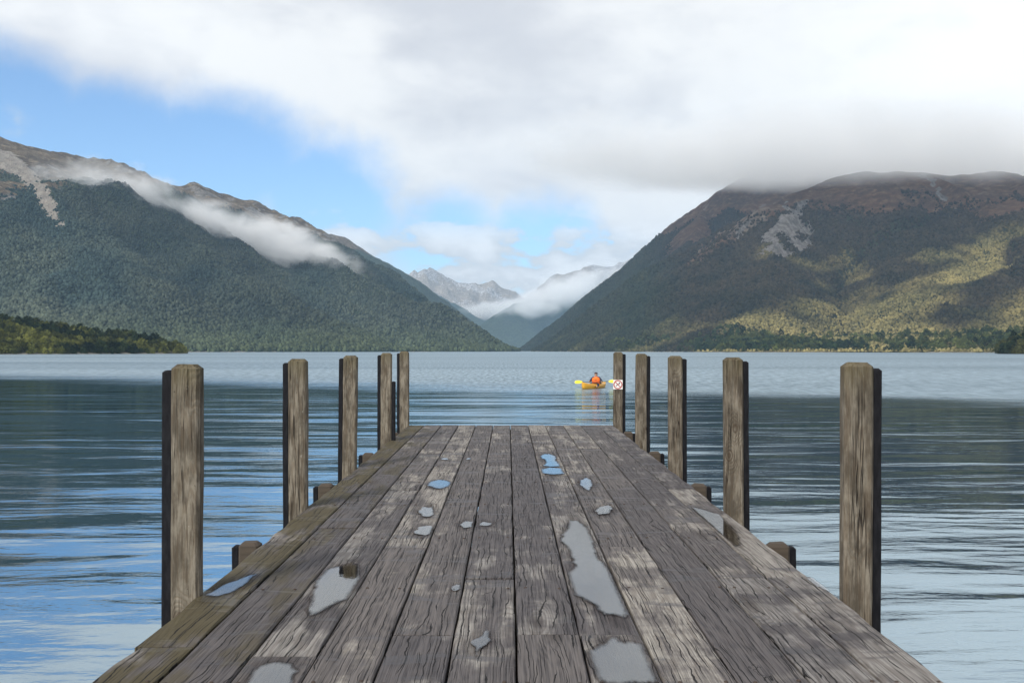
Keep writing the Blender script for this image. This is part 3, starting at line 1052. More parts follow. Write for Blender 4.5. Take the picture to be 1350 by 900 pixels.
def post_mesh(top, bottom, w_, d, ch=.013, cap=.020, name='post', seed=0):
    r = random.Random(seed)
    rings = []
    prof = post_profile(w_, d, ch)
    zs = list(np.linspace(bottom, top - cap, 14))
    for z in zs:
        k = 1 + r.gauss(0, .006)
        ox = r.gauss(0, .0012)
        rings.append([(x * k + ox, y * k, z) for x, y in prof])
    inset = cap * 1.05
    rings.append([(x - math.copysign(inset, x), y - math.copysign(min(inset, d * .3), y), top + r.gauss(0, .0008)) for x, y in prof])
    vs, fs = loft(rings)
    me = pymesh(name, vs, fs)
    at_ = me.attributes.new('height', 'FLOAT', 'POINT')
    at_.data.foreach_set('value', [v[2] - top for v in vs])
    return me


PW, PD = .132, .085
posts_y = {-1: [4.66, 7.16, 9.48, 12.2, 14.35], 1: [4.58, 7.08, 9.56, 12.0, 14.42]}
tops_px = {-1: [480, 473, 468.5, 465.0, 463.0], 1: [477.5, 471, 469, 466, 464]}
inner = {-1: [266, 406, 470, 516.5, 539.5], 1: [1105, 953, 880, 837, 808]}
WATER = -(EYE - HD)
R5 = None
for side in (-1, 1):
    for k, y in enumerate(posts_y[side]):
        ztop = HD - (tops_px[side][k] - 454.3) * y / F
        xin = (inner[side][k] - 670) * (y + (PD / 2 if side > 0 else -.01)) / F
        xc = xin + side * PW / 2
        lean = random.gauss(0, .0045)
        o = link('post', post_mesh(ztop, -2.2, PW, PD, seed=side * 10 + k), M_post, jetty, (xc, y, 0), (0, lean, 0))
        fw = .050 if k == 0 and side < 0 else .044
        f = link('fender_strip', post_mesh(ztop - .028, -1.9, fw, PD * .8, .006, .010, 'fender_strip', 77 + k), M_rub, o, (side * (PW / 2 + fw / 2 - .001), .012, 0))
        if side > 0 and k == 4:
            R5 = o
            R5pos = (xc, y)
        if side < 0 and k == 3:      # a second, lower strip on the inner side of this post
            f2 = link('fender_strip', post_mesh(HD - (502.5 - 454.3) * y / F, -1.9, .046, PD * .8, .006, .010, 'fender_strip', 99), M_rub, o, (PW / 2 + .021, .0, 0))
    for k, y in enumerate([2.1, 5.9, 8.34, 10.85, 13.25]):
        if k == 0: pass
        xc = (EDGE[0] - .059 - .006) if side < 0 else (EDGE[12] + .059 + .006)
        zt = .006 + random.gauss(0, .006)
        o = link('pile', post_mesh(zt, -2.2, .118, PD * 1.3, seed=side * 30 + k, name='pile', cap=.018), M_bear, jetty, (xc, y, 0))
        link('fender_strip', post_mesh(zt - .022, -1.9, .044, PD * .8, .006, .010, 'fender_strip', 177 + k), M_rub, o, (side * (.059 + .021), .0, 0))
# cross bearers and stringers below the boards
bys = [-1.2, 1.0, 2.25, 3.45, 4.78, 6.02, 7.28, 8.46, 9.62, 10.97, 12.2, 13.37, 14.42]
for y in bys:
    bm = bmesh.new()
    add_box(bm, EDGE[0] + .02, EDGE[12] - .02, -.05, .05, -.06 - .14, -.0625, .006)
    link('bearer', bm_mesh('bearer', bm), M_bear, jetty, (0, y, 0))
for x in (-1.1, 0., 1.15):
    bm = bmesh.new()
    add_box(bm, -.06, .06, -2.4, YEND - .06, -.40, -.203, .006)
    link('stringer', bm_mesh('stringer', bm), M_bear, jetty, (x, 0, 0))
for y in bys[3::3]:
    for x in (-.55, .55):
        bm = bmesh.new()
        bmesh.ops.create_cone(bm, segments=12, radius1=.11, radius2=.10, depth=2.2, cap_ends=True)
        link('round_pile', bm_mesh('round_pile', bm, False), M_bear, jetty, (x, y, -.403 - 1.1))

# rusty fixings where the boards cross the bearers: tiny, joined in one piece
bm = bmesh.new()
for y in bys[2:]:
    for c in range(12):
        for fx in (.18, .82):
            if random.random() < .12: continue
            x = EDGE[c] + (EDGE[c + 1] - EDGE[c]) * (fx + random.gauss(0, .03))
            yy = y + random.gauss(0, .012)
            r = bmesh.ops.create_cone(bm, segments=8, radius1=.0085, radius2=.006, depth=.004, cap_ends=True)
            for v in r['verts']: v.co += Vector((x, yy, deck_z(x, yy) + .0022))
nl = link('nail_head', bm_mesh('nail_head', bm), flat_mat('rusty_iron', (.045, .030, .022), .8, .4), jetty)
nl['kind'] = 'stuff'

# ------------------------------------------------------------------ puddles
m, t = material('puddle_water')
pos = t.node('ShaderNodeTexCoord').outputs['Object']
rp = t.noise(t.scale(pos, (9, 5, 9)), 1, 3, .5)
b = t.bump(rp, .10, .004)
dn = t.noise(t.scale(pos, (70, 16, 70)), 1, 5, .65)
dep = t.step(t.math('ADD', t.attr('depth'), t.math('MULTIPLY', t.math('SUBTRACT', dn, .5), .9)), .05, .95)
fr = t.node('ShaderNodeFresnel')
fr.inputs['IOR'].default_value = 2.7
t.put(fr.inputs['Normal'], b)
gl = t.node('ShaderNodeBsdfGlossy')
gl.inputs['Roughness'].default_value = .03
gl.inputs['Color'].default_value = (1, 1, 1, 1)
t.put(gl.inputs['Normal'], b)
tr = t.node('ShaderNodeBsdfTransparent')
t.put(tr.inputs['Color'], t.mix(dep, (.80, .79, .79), (.66, .66, .68)))
mx = t.node('ShaderNodeMixShader')
t.put(mx.inputs[0], t.math('MULTIPLY', fr.outputs[0], dep))
t.l.new(tr.outputs[0], mx.inputs[1])
t.l.new(gl.outputs[0], mx.inputs[2])
t.l.new(mx.outputs[0], t.out.inputs[0])
M_pud = m
m, t = material('damp_timber_film')
tr = t.node('ShaderNodeBsdfTransparent')
pos = t.node('ShaderNodeTexCoord').outputs['Object']
nn = t.noise(t.scale(pos, (60, 9, 60)), 1, 4, .6)
t.put(tr.inputs['Color'], t.mix(t.math('MULTIPLY', t.attr('wet'), t.step(nn, .2, .7, 1., .6)), (1, 1, 1), (.58, .565, .57)))
gl = t.node('ShaderNodeBsdfGlossy')
gl.inputs['Roughness'].default_value = .35
mx = t.node('ShaderNodeMixShader')
mx.inputs[0].default_value = .012
t.l.new(tr.outputs[0], mx.inputs[1])
t.l.new(gl.outputs[0], mx.inputs[2])
t.l.new(mx.outputs[0], t.out.inputs[0])
M_damp = m

cA = lambda L: [(100 + x / 4.5, 720 + y / 4.5) for x, y in L]
cB = lambda L: [(380 + x / 4.5, 720 + y / 4.5) for x, y in L]
cD = lambda L: [(950 + x / 4.5, 720 + y / 4.5) for x, y in L]
cE = lambda L: [(300 + x / 4.5, 550 + y / 4.5) for x, y in L]
cF = lambda L: [(500 + x / 6.75, 550 + y / 6.75) for x, y in L]
cG = lambda L: [(660 + x / 6.75, 550 + y / 6.75) for x, y in L]
cH = lambda L: [(780 + x / 4.5, 580 + y / 4.5) for x, y in L]
cV = lambda L: [(100 + x / 2.3276, 550 + y / 2.3276) for x, y in L]
cR = lambda L: [(660 + x / 2.25, 550 + y / 2.25) for x, y in L]
puddles = [
    ('large ragged puddle right of the middle boards, the biggest on the jetty', cR([(200, 305), (230, 305), (262, 330), (280, 375), (285, 405), (330, 455), (348, 480), (362, 510), (390, 588), (375, 598), (345, 592), (305, 590), (270, 555), (240, 540), (215, 530), (205, 500), (190, 460), (205, 455), (210, 420), (200, 395), (172, 362), (180, 345), (195, 330)]), 0),
    ('wide pale puddle filling one board at the bottom edge, right of centre', cR([(250, 690), (300, 670), (320, 648), (345, 650), (360, 665), (400, 665), (430, 672), (455, 735), (470, 772), (468, 790), (420, 797), (330, 797), (290, 788), (262, 740)]), 0),
    ('large oval puddle on the left boards mirroring a post', cB([(104, 392), (124, 310), (156, 215), (220, 140), (300, 115), (380, 90), (430, 110), (430, 160), (440, 200), (400, 280), (360, 320), (280, 350), (200, 395), (140, 418), (112, 412)]), 1),
    ('rounded puddle at the bottom edge, left of centre', cA([(1000, 830), (1040, 750), (1100, 700), (1200, 675), (1300, 690), (1340, 740), (1310, 790), (1240, 850), (1100, 865)]), 1),
    ('bright flat puddle farthest back of the three in a row on one left board', cF([(415, 605), (450, 570), (530, 553), (600, 560), (645, 580), (648, 602), (600, 625), (545, 640), (480, 630)]), 0),
    ('small puddle with a thin tail, middle one of three in a row', cE([(1130, 560), (1150, 530), (1200, 535), (1205, 505), (1220, 510), (1232, 575), (1200, 592), (1150, 588)]), 0),
    ('nearest of the three small puddles in a row on one left board', cE([(1100, 680), (1130, 650), (1200, 640), (1232, 650), (1216, 695), (1170, 705), (1110, 695)]), 0),
    ('small puddle just left of a dark board gap, beside a narrower puddle', cV([(1175, 330), (1195, 318), (1222, 320), (1217, 338), (1190, 342)]), 0),
    ('narrow sliver of water just right of a dark board gap', cV([(1236, 328), (1250, 320), (1280, 326), (1270, 334), (1240, 334)]), 0),
    ('tiny puddle against a board gap near the middle of the deck', cB([(965, 240), (990, 225), (1034, 230), (1026, 255), (980, 270)]), 0),
    ('small pointed puddle in a knot hollow at the front middle of the deck', cB([(1075, 575), (1100, 545), (1150, 520), (1170, 490), (1200, 495), (1195, 535), (1205, 560), (1170, 590), (1130, 620), (1115, 660), (1110, 600)]), 0),
    ('bluish bean shaped puddle on the far boards, behind a board joint', cG([(345, 350), (380, 330), (440, 328), (500, 350), (495, 380), (530, 420), (540, 440), (450, 445), (370, 435), (400, 405), (390, 380), (350, 368)]), 0),
    ('bluish puddle spanning a board joint just in front of the bean shaped one', cG([(355, 462), (430, 447), (550, 457), (580, 508), (470, 515), (360, 505)]), 0),
    ('faint shallow puddle to the right of the bluish ones', cG([(700, 560), (760, 530), (815, 560), (820, 610), (790, 665), (750, 640), (700, 600)]), 0),
    ('small white puddle behind the large ragged one, one board to its right', cH([(10, 420), (40, 395), (100, 380), (130, 405), (110, 435), (40, 445)]), 0),
    ('thin streak of water far back on the left boards, left one of two', cF([(545, 372), (570, 362), (618, 364), (622, 374), (580, 379)]), 0),
    ('thin streak of water far back on the left boards, right one of two', cF([(764, 372), (785, 361), (822, 365), (815, 373), (785, 377)]), 0),
    ('long wet pool along the right edge board mirroring the second right post', cH([(575, 392), (620, 402), (760, 440), (800, 480), (870, 560), (890, 620), (850, 640), (800, 600), (740, 540), (660, 470)]), 1),
    ('narrow wet streak along the left edge board by the nearest left post', cA([(770, 292), (850, 240), (950, 200), (1060, 160), (1090, 155), (1020, 220), (930, 275), (840, 300)]), 1),
    ('thin pool on the right edge board just behind the nearest right post', cD([(500, 195), (540, 185), (610, 220), (672, 268), (640, 275), (560, 240)]), 1),
]
RJ = Matrix.Translation(jetty.location) @ jetty.rotation_euler.to_matrix().to_4x4()


def smooth_poly(pts, it=2):
    for _ in range(it):
        out = []
        for i in range(len(pts)):
            a, b_ = pts[i], pts[(i + 1) % len(pts)]
            out.append(.78 * a + .22 * b_)
            out.append(.22 * a + .78 * b_)
        pts = out
    return pts


from mathutils.geometry import delaunay_2d_cdt


def film_mesh(name, outline, attr, reach, step):
    """flat film of water inside an outline; attr runs 0 at the edge to 1 at `reach` inside"""
    c = sum(outline, Vector((0, 0))) / len(outline)
    n = len(outline)
    ox, oy = np.array([p.x for p in outline]), np.array([p.y for p in outline])
    gx, gy = np.meshgrid(np.arange(ox.min(), ox.max(), step), np.arange(oy.min(), oy.max(), step * 1.6))
    gx, gy = gx.ravel(), gy.ravel()
    ins = in_poly(gx, gy, list(zip(ox, oy)))
    pts = [Vector(p) for p in outline] + [Vector((x, y)) for x, y in zip(gx[ins], gy[ins])]
    v, e, f, *_ = delaunay_2d_cdt(pts, [(k, (k + 1) % n) for k in range(n)], [], 1, 1e-5)
    bx, by = np.roll(ox, -1), np.roll(oy, -1)
    val = []
    for p in v:
        t_ = np.clip(((p.x - ox) * (bx - ox) + (p.y - oy) * (by - oy)) / ((bx - ox) ** 2 + (by - oy) ** 2 + 1e-12), 0, 1)
        d = np.hypot((p.x - ox - t_ * (bx - ox)), (p.y - oy - t_ * (by - oy)) * .55).min()
        val.append(min(1., d / reach))
    me = pymesh(name, [(p.x - c.x, p.y - c.y, 0) for p in v], f)
    if len(me.polygons) and me.polygons[0].normal.z < 0: me.flip_normals()
    a = me.attributes.new(attr, 'FLOAT', 'POINT')
    a.data.foreach_set('value', val)
    return me, c


for i, (label, poly, soft) in enumerate(puddles):
    r = random.Random(400 + i)
    pts = [Vector(((x - 670) * yj(y) / F, yj(y))) for x, y in poly]
    area = sum(pts[k].x * pts[(k + 1) % len(pts)].y - pts[(k + 1) % len(pts)].x * pts[k].y for k in range(len(pts)))
    if area < 0: pts = pts[::-1]
    c = sum(pts, Vector((0, 0))) / len(pts)
    cz = max(deck_z(p.x, p.y) for p in pts + [c])
    jag = []
    for k in range(len(pts)):
        p_, q_ = pts[k], pts[(k + 1) % len(pts)]
        L_ = (q_ - p_).length
        nrm_ = Vector(((q_ - p_).y, -(q_ - p_).x)).normalized()
        jag.append(p_)
        ns = int(L_ / .05)
        for u in range(1, ns + 1):
            jag.append(p_.lerp(q_, u / (ns + 1)) + nrm_ * r.gauss(0, .005) + Vector((0, r.gauss(0, .009))))
    for p_ in jag:
        for e in EDGE:
            if (p_.x - e) * (c.x - e) < 0 or abs(p_.x - e) < .007: p_.x = e + math.copysign(.008, c.x - e)
    sp = smooth_poly(jag)
    z0 = cz + .0042
    me, c2 = film_mesh('puddle', sp, 'depth', min(.055, .15 * min(max(p.x for p in sp) - min(p.x for p in sp), .6 * (max(p.y for p in sp) - min(p.y for p in sp)))), .012)
    wpos = RJ @ Vector((c2.x, c2.y, z0))
    o = link('puddle', me, M_pud, None, wpos, jetty.rotation_euler)
    tag(o, label, 'puddle', 'rain puddles on the jetty boards')
    # damp timber round it
    big = [c + (p - c) * (1 + .065 / max(.06, (p - c).length)) + Vector((0, math.copysign(.05, (p - c).y) + (p - c).y * .12)) for p in sp]
    for p in big:                      # keep the damp film on its own board
        for e in EDGE:
            if (p.x - e) * (c.x - e) < 0: p.x = e + math.copysign(.006, c.x - e)
    me2, c3_ = film_mesh('damp_edge', [q + Vector((r.gauss(0, .003), r.gauss(0, .012))) for q in big], 'wet', .075, .03)
    d_ = link('damp_edge', me2, M_damp, o, (c3_.x - c2.x, c3_.y - c2.y, -.0021))

# ------------------------------------------------------------------ sign on the last right-hand post
M_white = flat_mat('white_sign_paint', (.78, .76, .74), .45)
M_red = flat_mat('faded_red_print', (.42, .10, .085), .5)
M_ink = flat_mat('black_print', (.05, .04, .045), .5)
sx, sy = R5pos
sgy = sy - PD / 2 - .004
sz_c = HD - (506.8 - 454.3) * sgy / F
sxc = (814.6 - 670) * sgy / F
wp = RJ @ Vector((sxc, sgy, sz_c))
sign = empty('no_swimming_sign', wp, jetty.rotation_euler)
tag(sign, 'small square white and red no swimming sign on the farthest right jetty post', 'sign')
SS = .136
bm = bmesh.new()
add_box(bm, -SS / 2, SS / 2, -.002, .003, -SS / 2, SS / 2, .001)
link('sign_board', bm_mesh('sign_board', bm), M_white, sign)


def flat_strip(pts_out, pts_in, y, th, name, mat, parent):
    n = len(pts_out)
    vs = [(x, y, z) for x, z in pts_out] + [(x, y, z) for x, z in pts_in] + [(x, y + th, z) for x, z in pts_out] + [(x, y + th, z) for x, z in pts_in]
    fs = []
    for k in range(n):
        j = (k + 1) % n
        fs += [(k, n + k, n + j, j), (2 * n + k, k, j, 2 * n + j), (n + k, 3 * n + k, 3 * n + j, n + j)]
    return link(name, pymesh(name, vs, fs), mat, parent)


circ = lambda r_: [(r_ * math.cos(a), r_ * math.sin(a)) for a in np.linspace(0, 2 * math.pi, 33)[:-1]]
flat_strip(circ(.066), circ(.050), -.0035, .0013, 'prohibition_ring', M_red, sign)


def bar(name, ax, az, bx, bz, w_, y, mat, th=.0012):
    d = Vector((bx - ax, bz - az)).normalized()
    n = Vector((-d.y, d.x)) * w_ / 2
    p = [(ax + n.x, az + n.y), (bx + n.x, bz + n.y), (bx - n.x, bz - n.y), (ax - n.x, az - n.y)]
    vs = [(x, y, z) for x, z in p] + [(x, y + th, z) for x, z in p]
    return link(name, pymesh(name, vs, [(0, 1, 2, 3), (4, 7, 6, 5), (0, 4, 5, 1), (1, 5, 6, 2), (2, 6, 7, 3), (3, 7, 4, 0)]), mat, sign)


bar('prohibition_slash', -.037, .037, .037, -.037, .013, -.0046, M_red)
bm = bmesh.new()
figure = empty  # (name kept for readability)
vs = [(-.034, -.0032, -.020), (-.026, -.0032, -.028), (.012, -.0032, .010), (.030, -.0032, .006), (.031, -.0032, .013), (.010, -.0032, .020)]
link('swimmer_figure', pymesh('swimmer_figure', vs + [(x, -.0021, z) for x, _, z in vs], [(0, 1, 2, 3, 4, 5), (11, 10, 9, 8, 7, 6)] + [(k, k + 6, (k + 1) % 6 + 6, (k + 1) % 6) for k in range(6)]), M_ink, sign)
hp = [(.022 + .009 * math.cos(a), .026 + .009 * math.sin(a)) for a in np.linspace(0, 2 * math.pi, 13)[:-1]]
link('swimmer_head', pymesh('swimmer_head', [(x, -.0032, z) for x, z in hp], [tuple(range(12))]), M_ink, sign)

# ------------------------------------------------------------------ kayak, paddler
KD = F * EYE / (511.5 - HOR)
KXp = (783 - 675) / F * KD
kay = empty('kayak', (KXp, KD, 0), (0, 0, R(152)))     # local +Y = bow, towards the camera and to the left
tag(kay, 'short yellow orange kayak floating on the lake beyond the jetty', 'kayak')


def plastic(name, c, rough=.4):
    m, t = material(name)
    oc = t.node('ShaderNodeTexCoord').outputs['Object']
    n = t.noise(oc, 4, 5, .6)
    col = t.mix(n, tuple(v * .85 for v in c), tuple(min(1, v * 1.1) for v in c))
    principled(t, col, rough, None)
    return m


M_kay = plastic('yellow_orange_plastic', (.66, .33, .024))
M_yel = plastic('bright_yellow_plastic', (.85, .70, .01))
M_blk = plastic('black_plastic', (.02, .02, .022))
M_org = plastic('orange_nylon', (.90, .16, .012), .7)
M_nav = plastic('navy_fabric', (.02, .026, .05), .85)
M_skin = plastic('skin', (.46, .27, .19), .6)
M_cap = plastic('dark_cap_cloth', (.05, .03, .035), .85)
LK = 3.1
rings = []
for i in range(25):
    tt = -1 + 2 * i / 24
    y = tt * LK / 2
    wd = .375 * max(0., 1 - abs(tt) ** 2.3) ** .75 + .006
    sheer = .17 + .15 * abs(tt) ** 2.4
    keel = -.10 + .20 * max(0, abs(tt) - .55) ** 1.4 * 2
    crown = sheer + .06 * (1 - tt * tt) + .05 * max(0, tt)
    rings.append([(-wd, y, sheer), (-wd * .9, y, sheer * .35), (-wd * .55, y, keel * .8), (0, y, keel), (wd * .55, y, keel * .8), (wd * .9, y, sheer * .35), (wd, y, sheer), (wd * .93, y, sheer + .02), (wd * .5, y, crown), (0, y, crown + .012), (-wd * .5, y, crown), (-wd * .93, y, sheer + .02)])
vs, fs = loft(rings)
hull = link('hull', pymesh('hull', vs, fs, True), M_kay, kay)
# cockpit rim and seat well
rim_o = [(.27 * math.cos(a), -.18 + .42 * math.sin(a)) for a in np.linspace(0, 2 * math.pi, 25)[:-1]]
vs = []
fs = []
for k, (x, y) in enumerate(rim_o):
    zc = .238 + .02 * abs(y) - .02 * abs(x)
    for s, z in ((1.0, 0), (1.0, .045), (.86, .045), (.86, -.0)):
        vs.append((x * s, -.18 + (y + .18) * s, zc + z))
n = len(rim_o)
for k in range(n):
    j = (k + 1) % n
    for q in range(4):
        fs.append((k * 4 + q, j * 4 + q, j * 4 + (q + 1) % 4, k * 4 + (q + 1) % 4))
link('cockpit_rim', pymesh('cockpit_rim', vs, fs, True), M_blk, kay)
bm = bmesh.new()
add_box(bm, -.2, .2, -.62, -.56, .2, .5, .02)
link('seat_back', bm_mesh('seat_back', bm), M_blk, kay)

# person: one skinned body, in world axes about the seat; faces the camera
prs = empty('person', (KXp + .13, KD + .14, 0), (0, 0, R(170)))
tag(prs, 'kayaker in an orange life jacket and dark cap holding a yellow paddle', 'person')


def skin_body(name, nodes, edges, mat, parent, root, sub=2):
    me = bpy.data.meshes.new(name)
    names = list(nodes)
    me.from_pydata([nodes[k][0] for k in names], [(names.index(a), names.index(b)) for a, b in edges], [])
    me.update()
    o = link(name, me, mat, parent)
    o.modifiers.new('skin', 'SKIN').use_smooth_shade = True
    for k, nm in enumerate(names):
        r_ = nodes[nm][1]
        sv = me.skin_vertices[0].data[k]
        sv.radius = r_ if isinstance(r_, tuple) else (r_, r_)
        sv.use_root = nm == root
    s = o.modifiers.new('subdivision', 'SUBSURF')
    s.levels = s.render_levels = sub
    return o


nodes = {
    'pelvis': ((0, 0, .17), (.14, .11)), 'waist': ((0, .01, .32), (.13, .09)), 'chest': ((0, .03, .48), (.16, .105)),
    'collar': ((0, .03, .585), (.10, .075)), 'neck': ((0, .04, .645), .066), 'jaw': ((0, .065, .695), (.085, .095)), 'brow': ((0, .06, .765), (.115, .125)), 'crown': ((0, .05, .83), (.10, .11)),
    'nose': ((0, .178, .735), .016),
}
edges = [('pelvis', 'waist'), ('waist', 'chest'), ('chest', 'collar'), ('collar', 'neck'), ('neck', 'jaw'), ('jaw', 'brow'), ('brow', 'crown'), ('brow', 'nose')]
HANDZ, HANDY = .36, .40
for s, nm in ((-1, 'l'), (1, 'r')):
    hx = s * .33
    nodes.update({
        nm + 'sh': ((s * .185, .03, .565), .062), nm + 'el': ((s * .335, .12, .36), .046), nm + 'wr': ((s * .335, HANDY - .075, .355), .030),
        nm + 'pa': ((hx, HANDY - .02, .365), (.036, .020)),
        nm + 'hip': ((s * .10, .05, .16), .09), nm + 'kn': ((s * .16, .50, .19), .062), nm + 'an': ((s * .11, .90, .10), .042), nm + 'to': ((s * .12, .96, .17), .034),
    })
    edges += [('collar', nm + 'sh'), (nm + 'sh', nm + 'el'), (nm + 'el', nm + 'wr'), (nm + 'wr', nm + 'pa'), ('pelvis', nm + 'hip'), (nm + 'hip', nm + 'kn'), (nm + 'kn', nm + 'an'), (nm + 'an', nm + 'to')]
    for q, (ox, ln) in enumerate(((-.032, .9), (-.011, 1.0), (.010, .97), (.030, .8))):
        a, b_, c_ = nm + 'f%da' % q, nm + 'f%db' % q, nm + 'f%dc' % q
        nodes[a] = ((hx + ox, HANDY + .018, .388), .0095)
        nodes[b_] = ((hx + ox, HANDY + .032 * ln, .366), .009)
        nodes[c_] = ((hx + ox, HANDY + .014, .340), .0075)
        edges += [(nm + 'pa', a), (a, b_), (b_, c_)]
    nodes[nm + 'ta'] = ((hx - s * .045, HANDY - .015, .350), .011)
    nodes[nm + 'tb'] = ((hx - s * .04, HANDY + .012, .335), .009)
    edges += [(nm + 'pa', nm + 'ta'), (nm + 'ta', nm + 'tb')]
skin_body('body', nodes, edges, M_skin, prs, 'pelvis')
# dark top with sleeves, legs in dark trousers
cl = {'pelvis': ((0, 0, .17), (.15, .12)), 'waist': ((0, .01, .32), (.14, .10)), 'chest': ((0, .03, .48), (.168, .113)), 'collar': ((0, .03, .585), (.108, .083))}
ce = [('pelvis', 'waist'), ('waist', 'chest'), ('chest', 'collar')]
for s, nm in ((-1, 'l'), (1, 'r')):
    cl.update({nm + 'sh': ((s * .185, .03, .565), .075), nm + 'el': ((s * .335, .12, .36), .058), nm + 'wr': ((s * .335, HANDY - .085, .355), .042)})
    ce += [('collar', nm + 'sh'), (nm + 'sh', nm + 'el'), (nm + 'el', nm + 'wr')]
skin_body('shirt', cl, ce, M_nav, prs, 'pelvis')
tr_ = {'pelvis': ((0, .0, .165), (.155, .115))}
te = []
for s, nm in ((-1, 'l'), (1, 'r')):
    tr_.update({nm + 'hip': ((s * .10, .05, .16), .10), nm + 'kn': ((s * .16, .50, .19), .072), nm + 'an': ((s * .11, .86, .10), .052)})
    te += [('pelvis', nm + 'hip'), (nm + 'hip', nm + 'kn'), (nm + 'kn', nm + 'an')]
skin_body('trousers', tr_, te, M_nav, prs, 'pelvis')
# life jacket
rings = []
for z, a, b_ in ((.20, .18, .145), (.23, .22, .175), (.34, .225, .178), (.45, .24, .18), (.53, .23, .172), (.59, .17, .14), (.615, .10, .10)):
    rings.append([(a * math.copysign(abs(math.cos(q)) ** .8, math.cos(q)), .025 + b_ * math.copysign(abs(math.sin(q)) ** .8, math.sin(q)), z) for q in np.linspace(0, 2 * math.pi, 21)[:-1]])
vs, fs = loft(rings)
vest = link('life_jacket', pymesh('life_jacket', vs, fs, True), M_org, prs)
for z in (.30, .44):
    rr = [[((.231 + d) * math.cos(q), .025 + (.183 + d) * math.sin(q), z + zz_) for q in np.linspace(0, 2 * math.pi, 21)[:-1]] for d, zz_ in ((.0, -.014), (.006, -.012), (.006, .012), (.0, .014))]
    vs, fs = loft(rr, False)
    link('strap', pymesh('strap', vs, fs), M_blk, vest)
bm = bmesh.new()
bmesh.ops.create_uvsphere(bm, u_segments=16, v_segments=10, radius=1)
for v in bm.verts:
    v.co = Vector((v.co.x * .100, v.co.y * .112 + .05, max(v.co.z, -.15) * .088 + .795))
add_box(bm, -.06, .06, .12, .21, .785, .795, .003)
link('cap', bm_mesh('cap', bm, True), M_cap, prs)
for s in (-1, 1):
    bm = bmesh.new()
    bmesh.ops.create_uvsphere(bm, u_segments=8, v_segments=6, radius=.011)
    link('eye', bm_mesh('eye', bm, True), M_blk, prs, (s * .03, .135, .752))
# paddle in both hands
pd = empty('paddle', (prs.location.x - .07, prs.location.y - .41, .365), (0, R(1.5), R(170)))
tag(pd, 'double ended paddle with bright yellow blades held by the kayaker', 'paddle')
bm = bmesh.new()
c_ = bmesh.ops.create_cone(bm, segments=10, radius1=.015, radius2=.015, depth=1.5, cap_ends=True)
bmesh.ops.rotate(bm, verts=bm.verts, cent=(0, 0, 0), matrix=Matrix.Rotation(R(90), 3, 'Y'))
link('shaft', bm_mesh('shaft', bm, True), M_blk, pd)
for s in (-1, 1):
    outl = [(.70, .018), (.78, .06), (.87, .082), (1.0, .088), (1.09, .075), (1.135, .04), (1.14, 0), (1.135, -.045), (1.09, -.075), (1.0, -.088), (.87, -.08), (.78, -.056), (.70, -.018)]
    vs = [(s * x, -.006 + .02 * (abs(z) / .1) ** 2, z) for x, z in outl] + [(s * x, .006 + .02 * (abs(z) / .1) ** 2, z) for x, z in outl]
    n = len(outl)
    fs = [tuple(range(n)), tuple(range(n, 2 * n))[::-1]] + [(k, k + n, (k + 1) % n + n, (k + 1) % n) for k in range(n)]
    link('blade', pymesh('blade', vs, fs), M_yel, pd, (0, 0, 0), (R(14), 0, 0))


# ------------------------------------------------------------------ mist and low cloud (real volumes)
def cloud_material(name, dens, nscale, stretch, thr, soft=.5, col=(1, 1, 1), aniso=.0, seed=0.):
    m, t = material(name)
    oc = t.node('ShaderNodeTexCoord').outputs['Object']
    pos = t.node('ShaderNodeNewGeometry').outputs['Position']
    r_ = t.vmath('LENGTH', oc)
    fall = t.math('SUBTRACT', 1, t.math('MULTIPLY', r_, r_))
    n = t.noise(t.vmath('ADD', t.scale(pos, stretch), (seed, seed * 2, 0)), nscale, 6, .58, .3)
    v = t.math('ADD', t.math('MULTIPLY', fall, soft * 2), t.math('MULTIPLY', t.math('SUBTRACT', n, .5), 2.2))
    d = t.math('MULTIPLY', t.step(v, thr, thr + .9), dens)
    edge = t.step(r_, .8, .99, 1., 0.)
    d = t.math('MULTIPLY', d, edge)
    pv = t.node('ShaderNodeVolumePrincipled')
    pv.inputs['Color'].default_value = (*col, 1)
    pv.inputs['Anisotropy'].default_value = aniso
    t.l.new(d, pv.inputs['Density'])
    t.l.new(pv.outputs[0], t.out.inputs['Volume'])
    return m


def cloud(name, centre, radii, mat, rotz=0, tilt=0, turn=0):
    bm = bmesh.new()
    bmesh.ops.create_icosphere(bm, subdivisions=3, radius=1)
    o = link(name, bm_mesh(name, bm), mat, None, centre, (tilt, turn, rotz))
    o.scale = radii
    o['kind'] = 'stuff'
    return o


def hit(T, px, py, y0, y1):
    v = ray(px, py)
    for y in np.arange(y0, y1, 8.):
        p = np.array([0, 0, EYE]) + v * (y / v[1])
        if T.x0 < p[0] < T.x0 + T.res[0] * (T.nx - 1) and T.y0 < p[1] < T.y0 + T.res[1] * (T.ny - 1):
            if T.sample(T.Z, np.array([p[0]]), np.array([p[1]]))[0] > p[2]:
                return p
    return np.array([0, 0, EYE]) + v * (y1 / v[1])


def mist(a, b, half, depth, mat, fwd=45.):
    """long bank of mist from pixel a to pixel b, lying against the left slope"""
    A, B = hit(TL, a[0], a[1], 900, 3600), hit(TL, b[0], b[1], 900, 3600)
    Cc = (A + B) / 2
    Cc = Cc * (1 - fwd / np.linalg.norm(Cc))
    Cc[2] = (A[2] + B[2]) / 2
    d = B - A
    L = np.linalg.norm(d)
    rz = math.atan2(d[1], d[0])
    ry = -math.asin(d[2] / L)
    return cloud('low_cloud', tuple(Cc), (L / 2 * 1.12, depth, half), mat, rz, 0, ry)


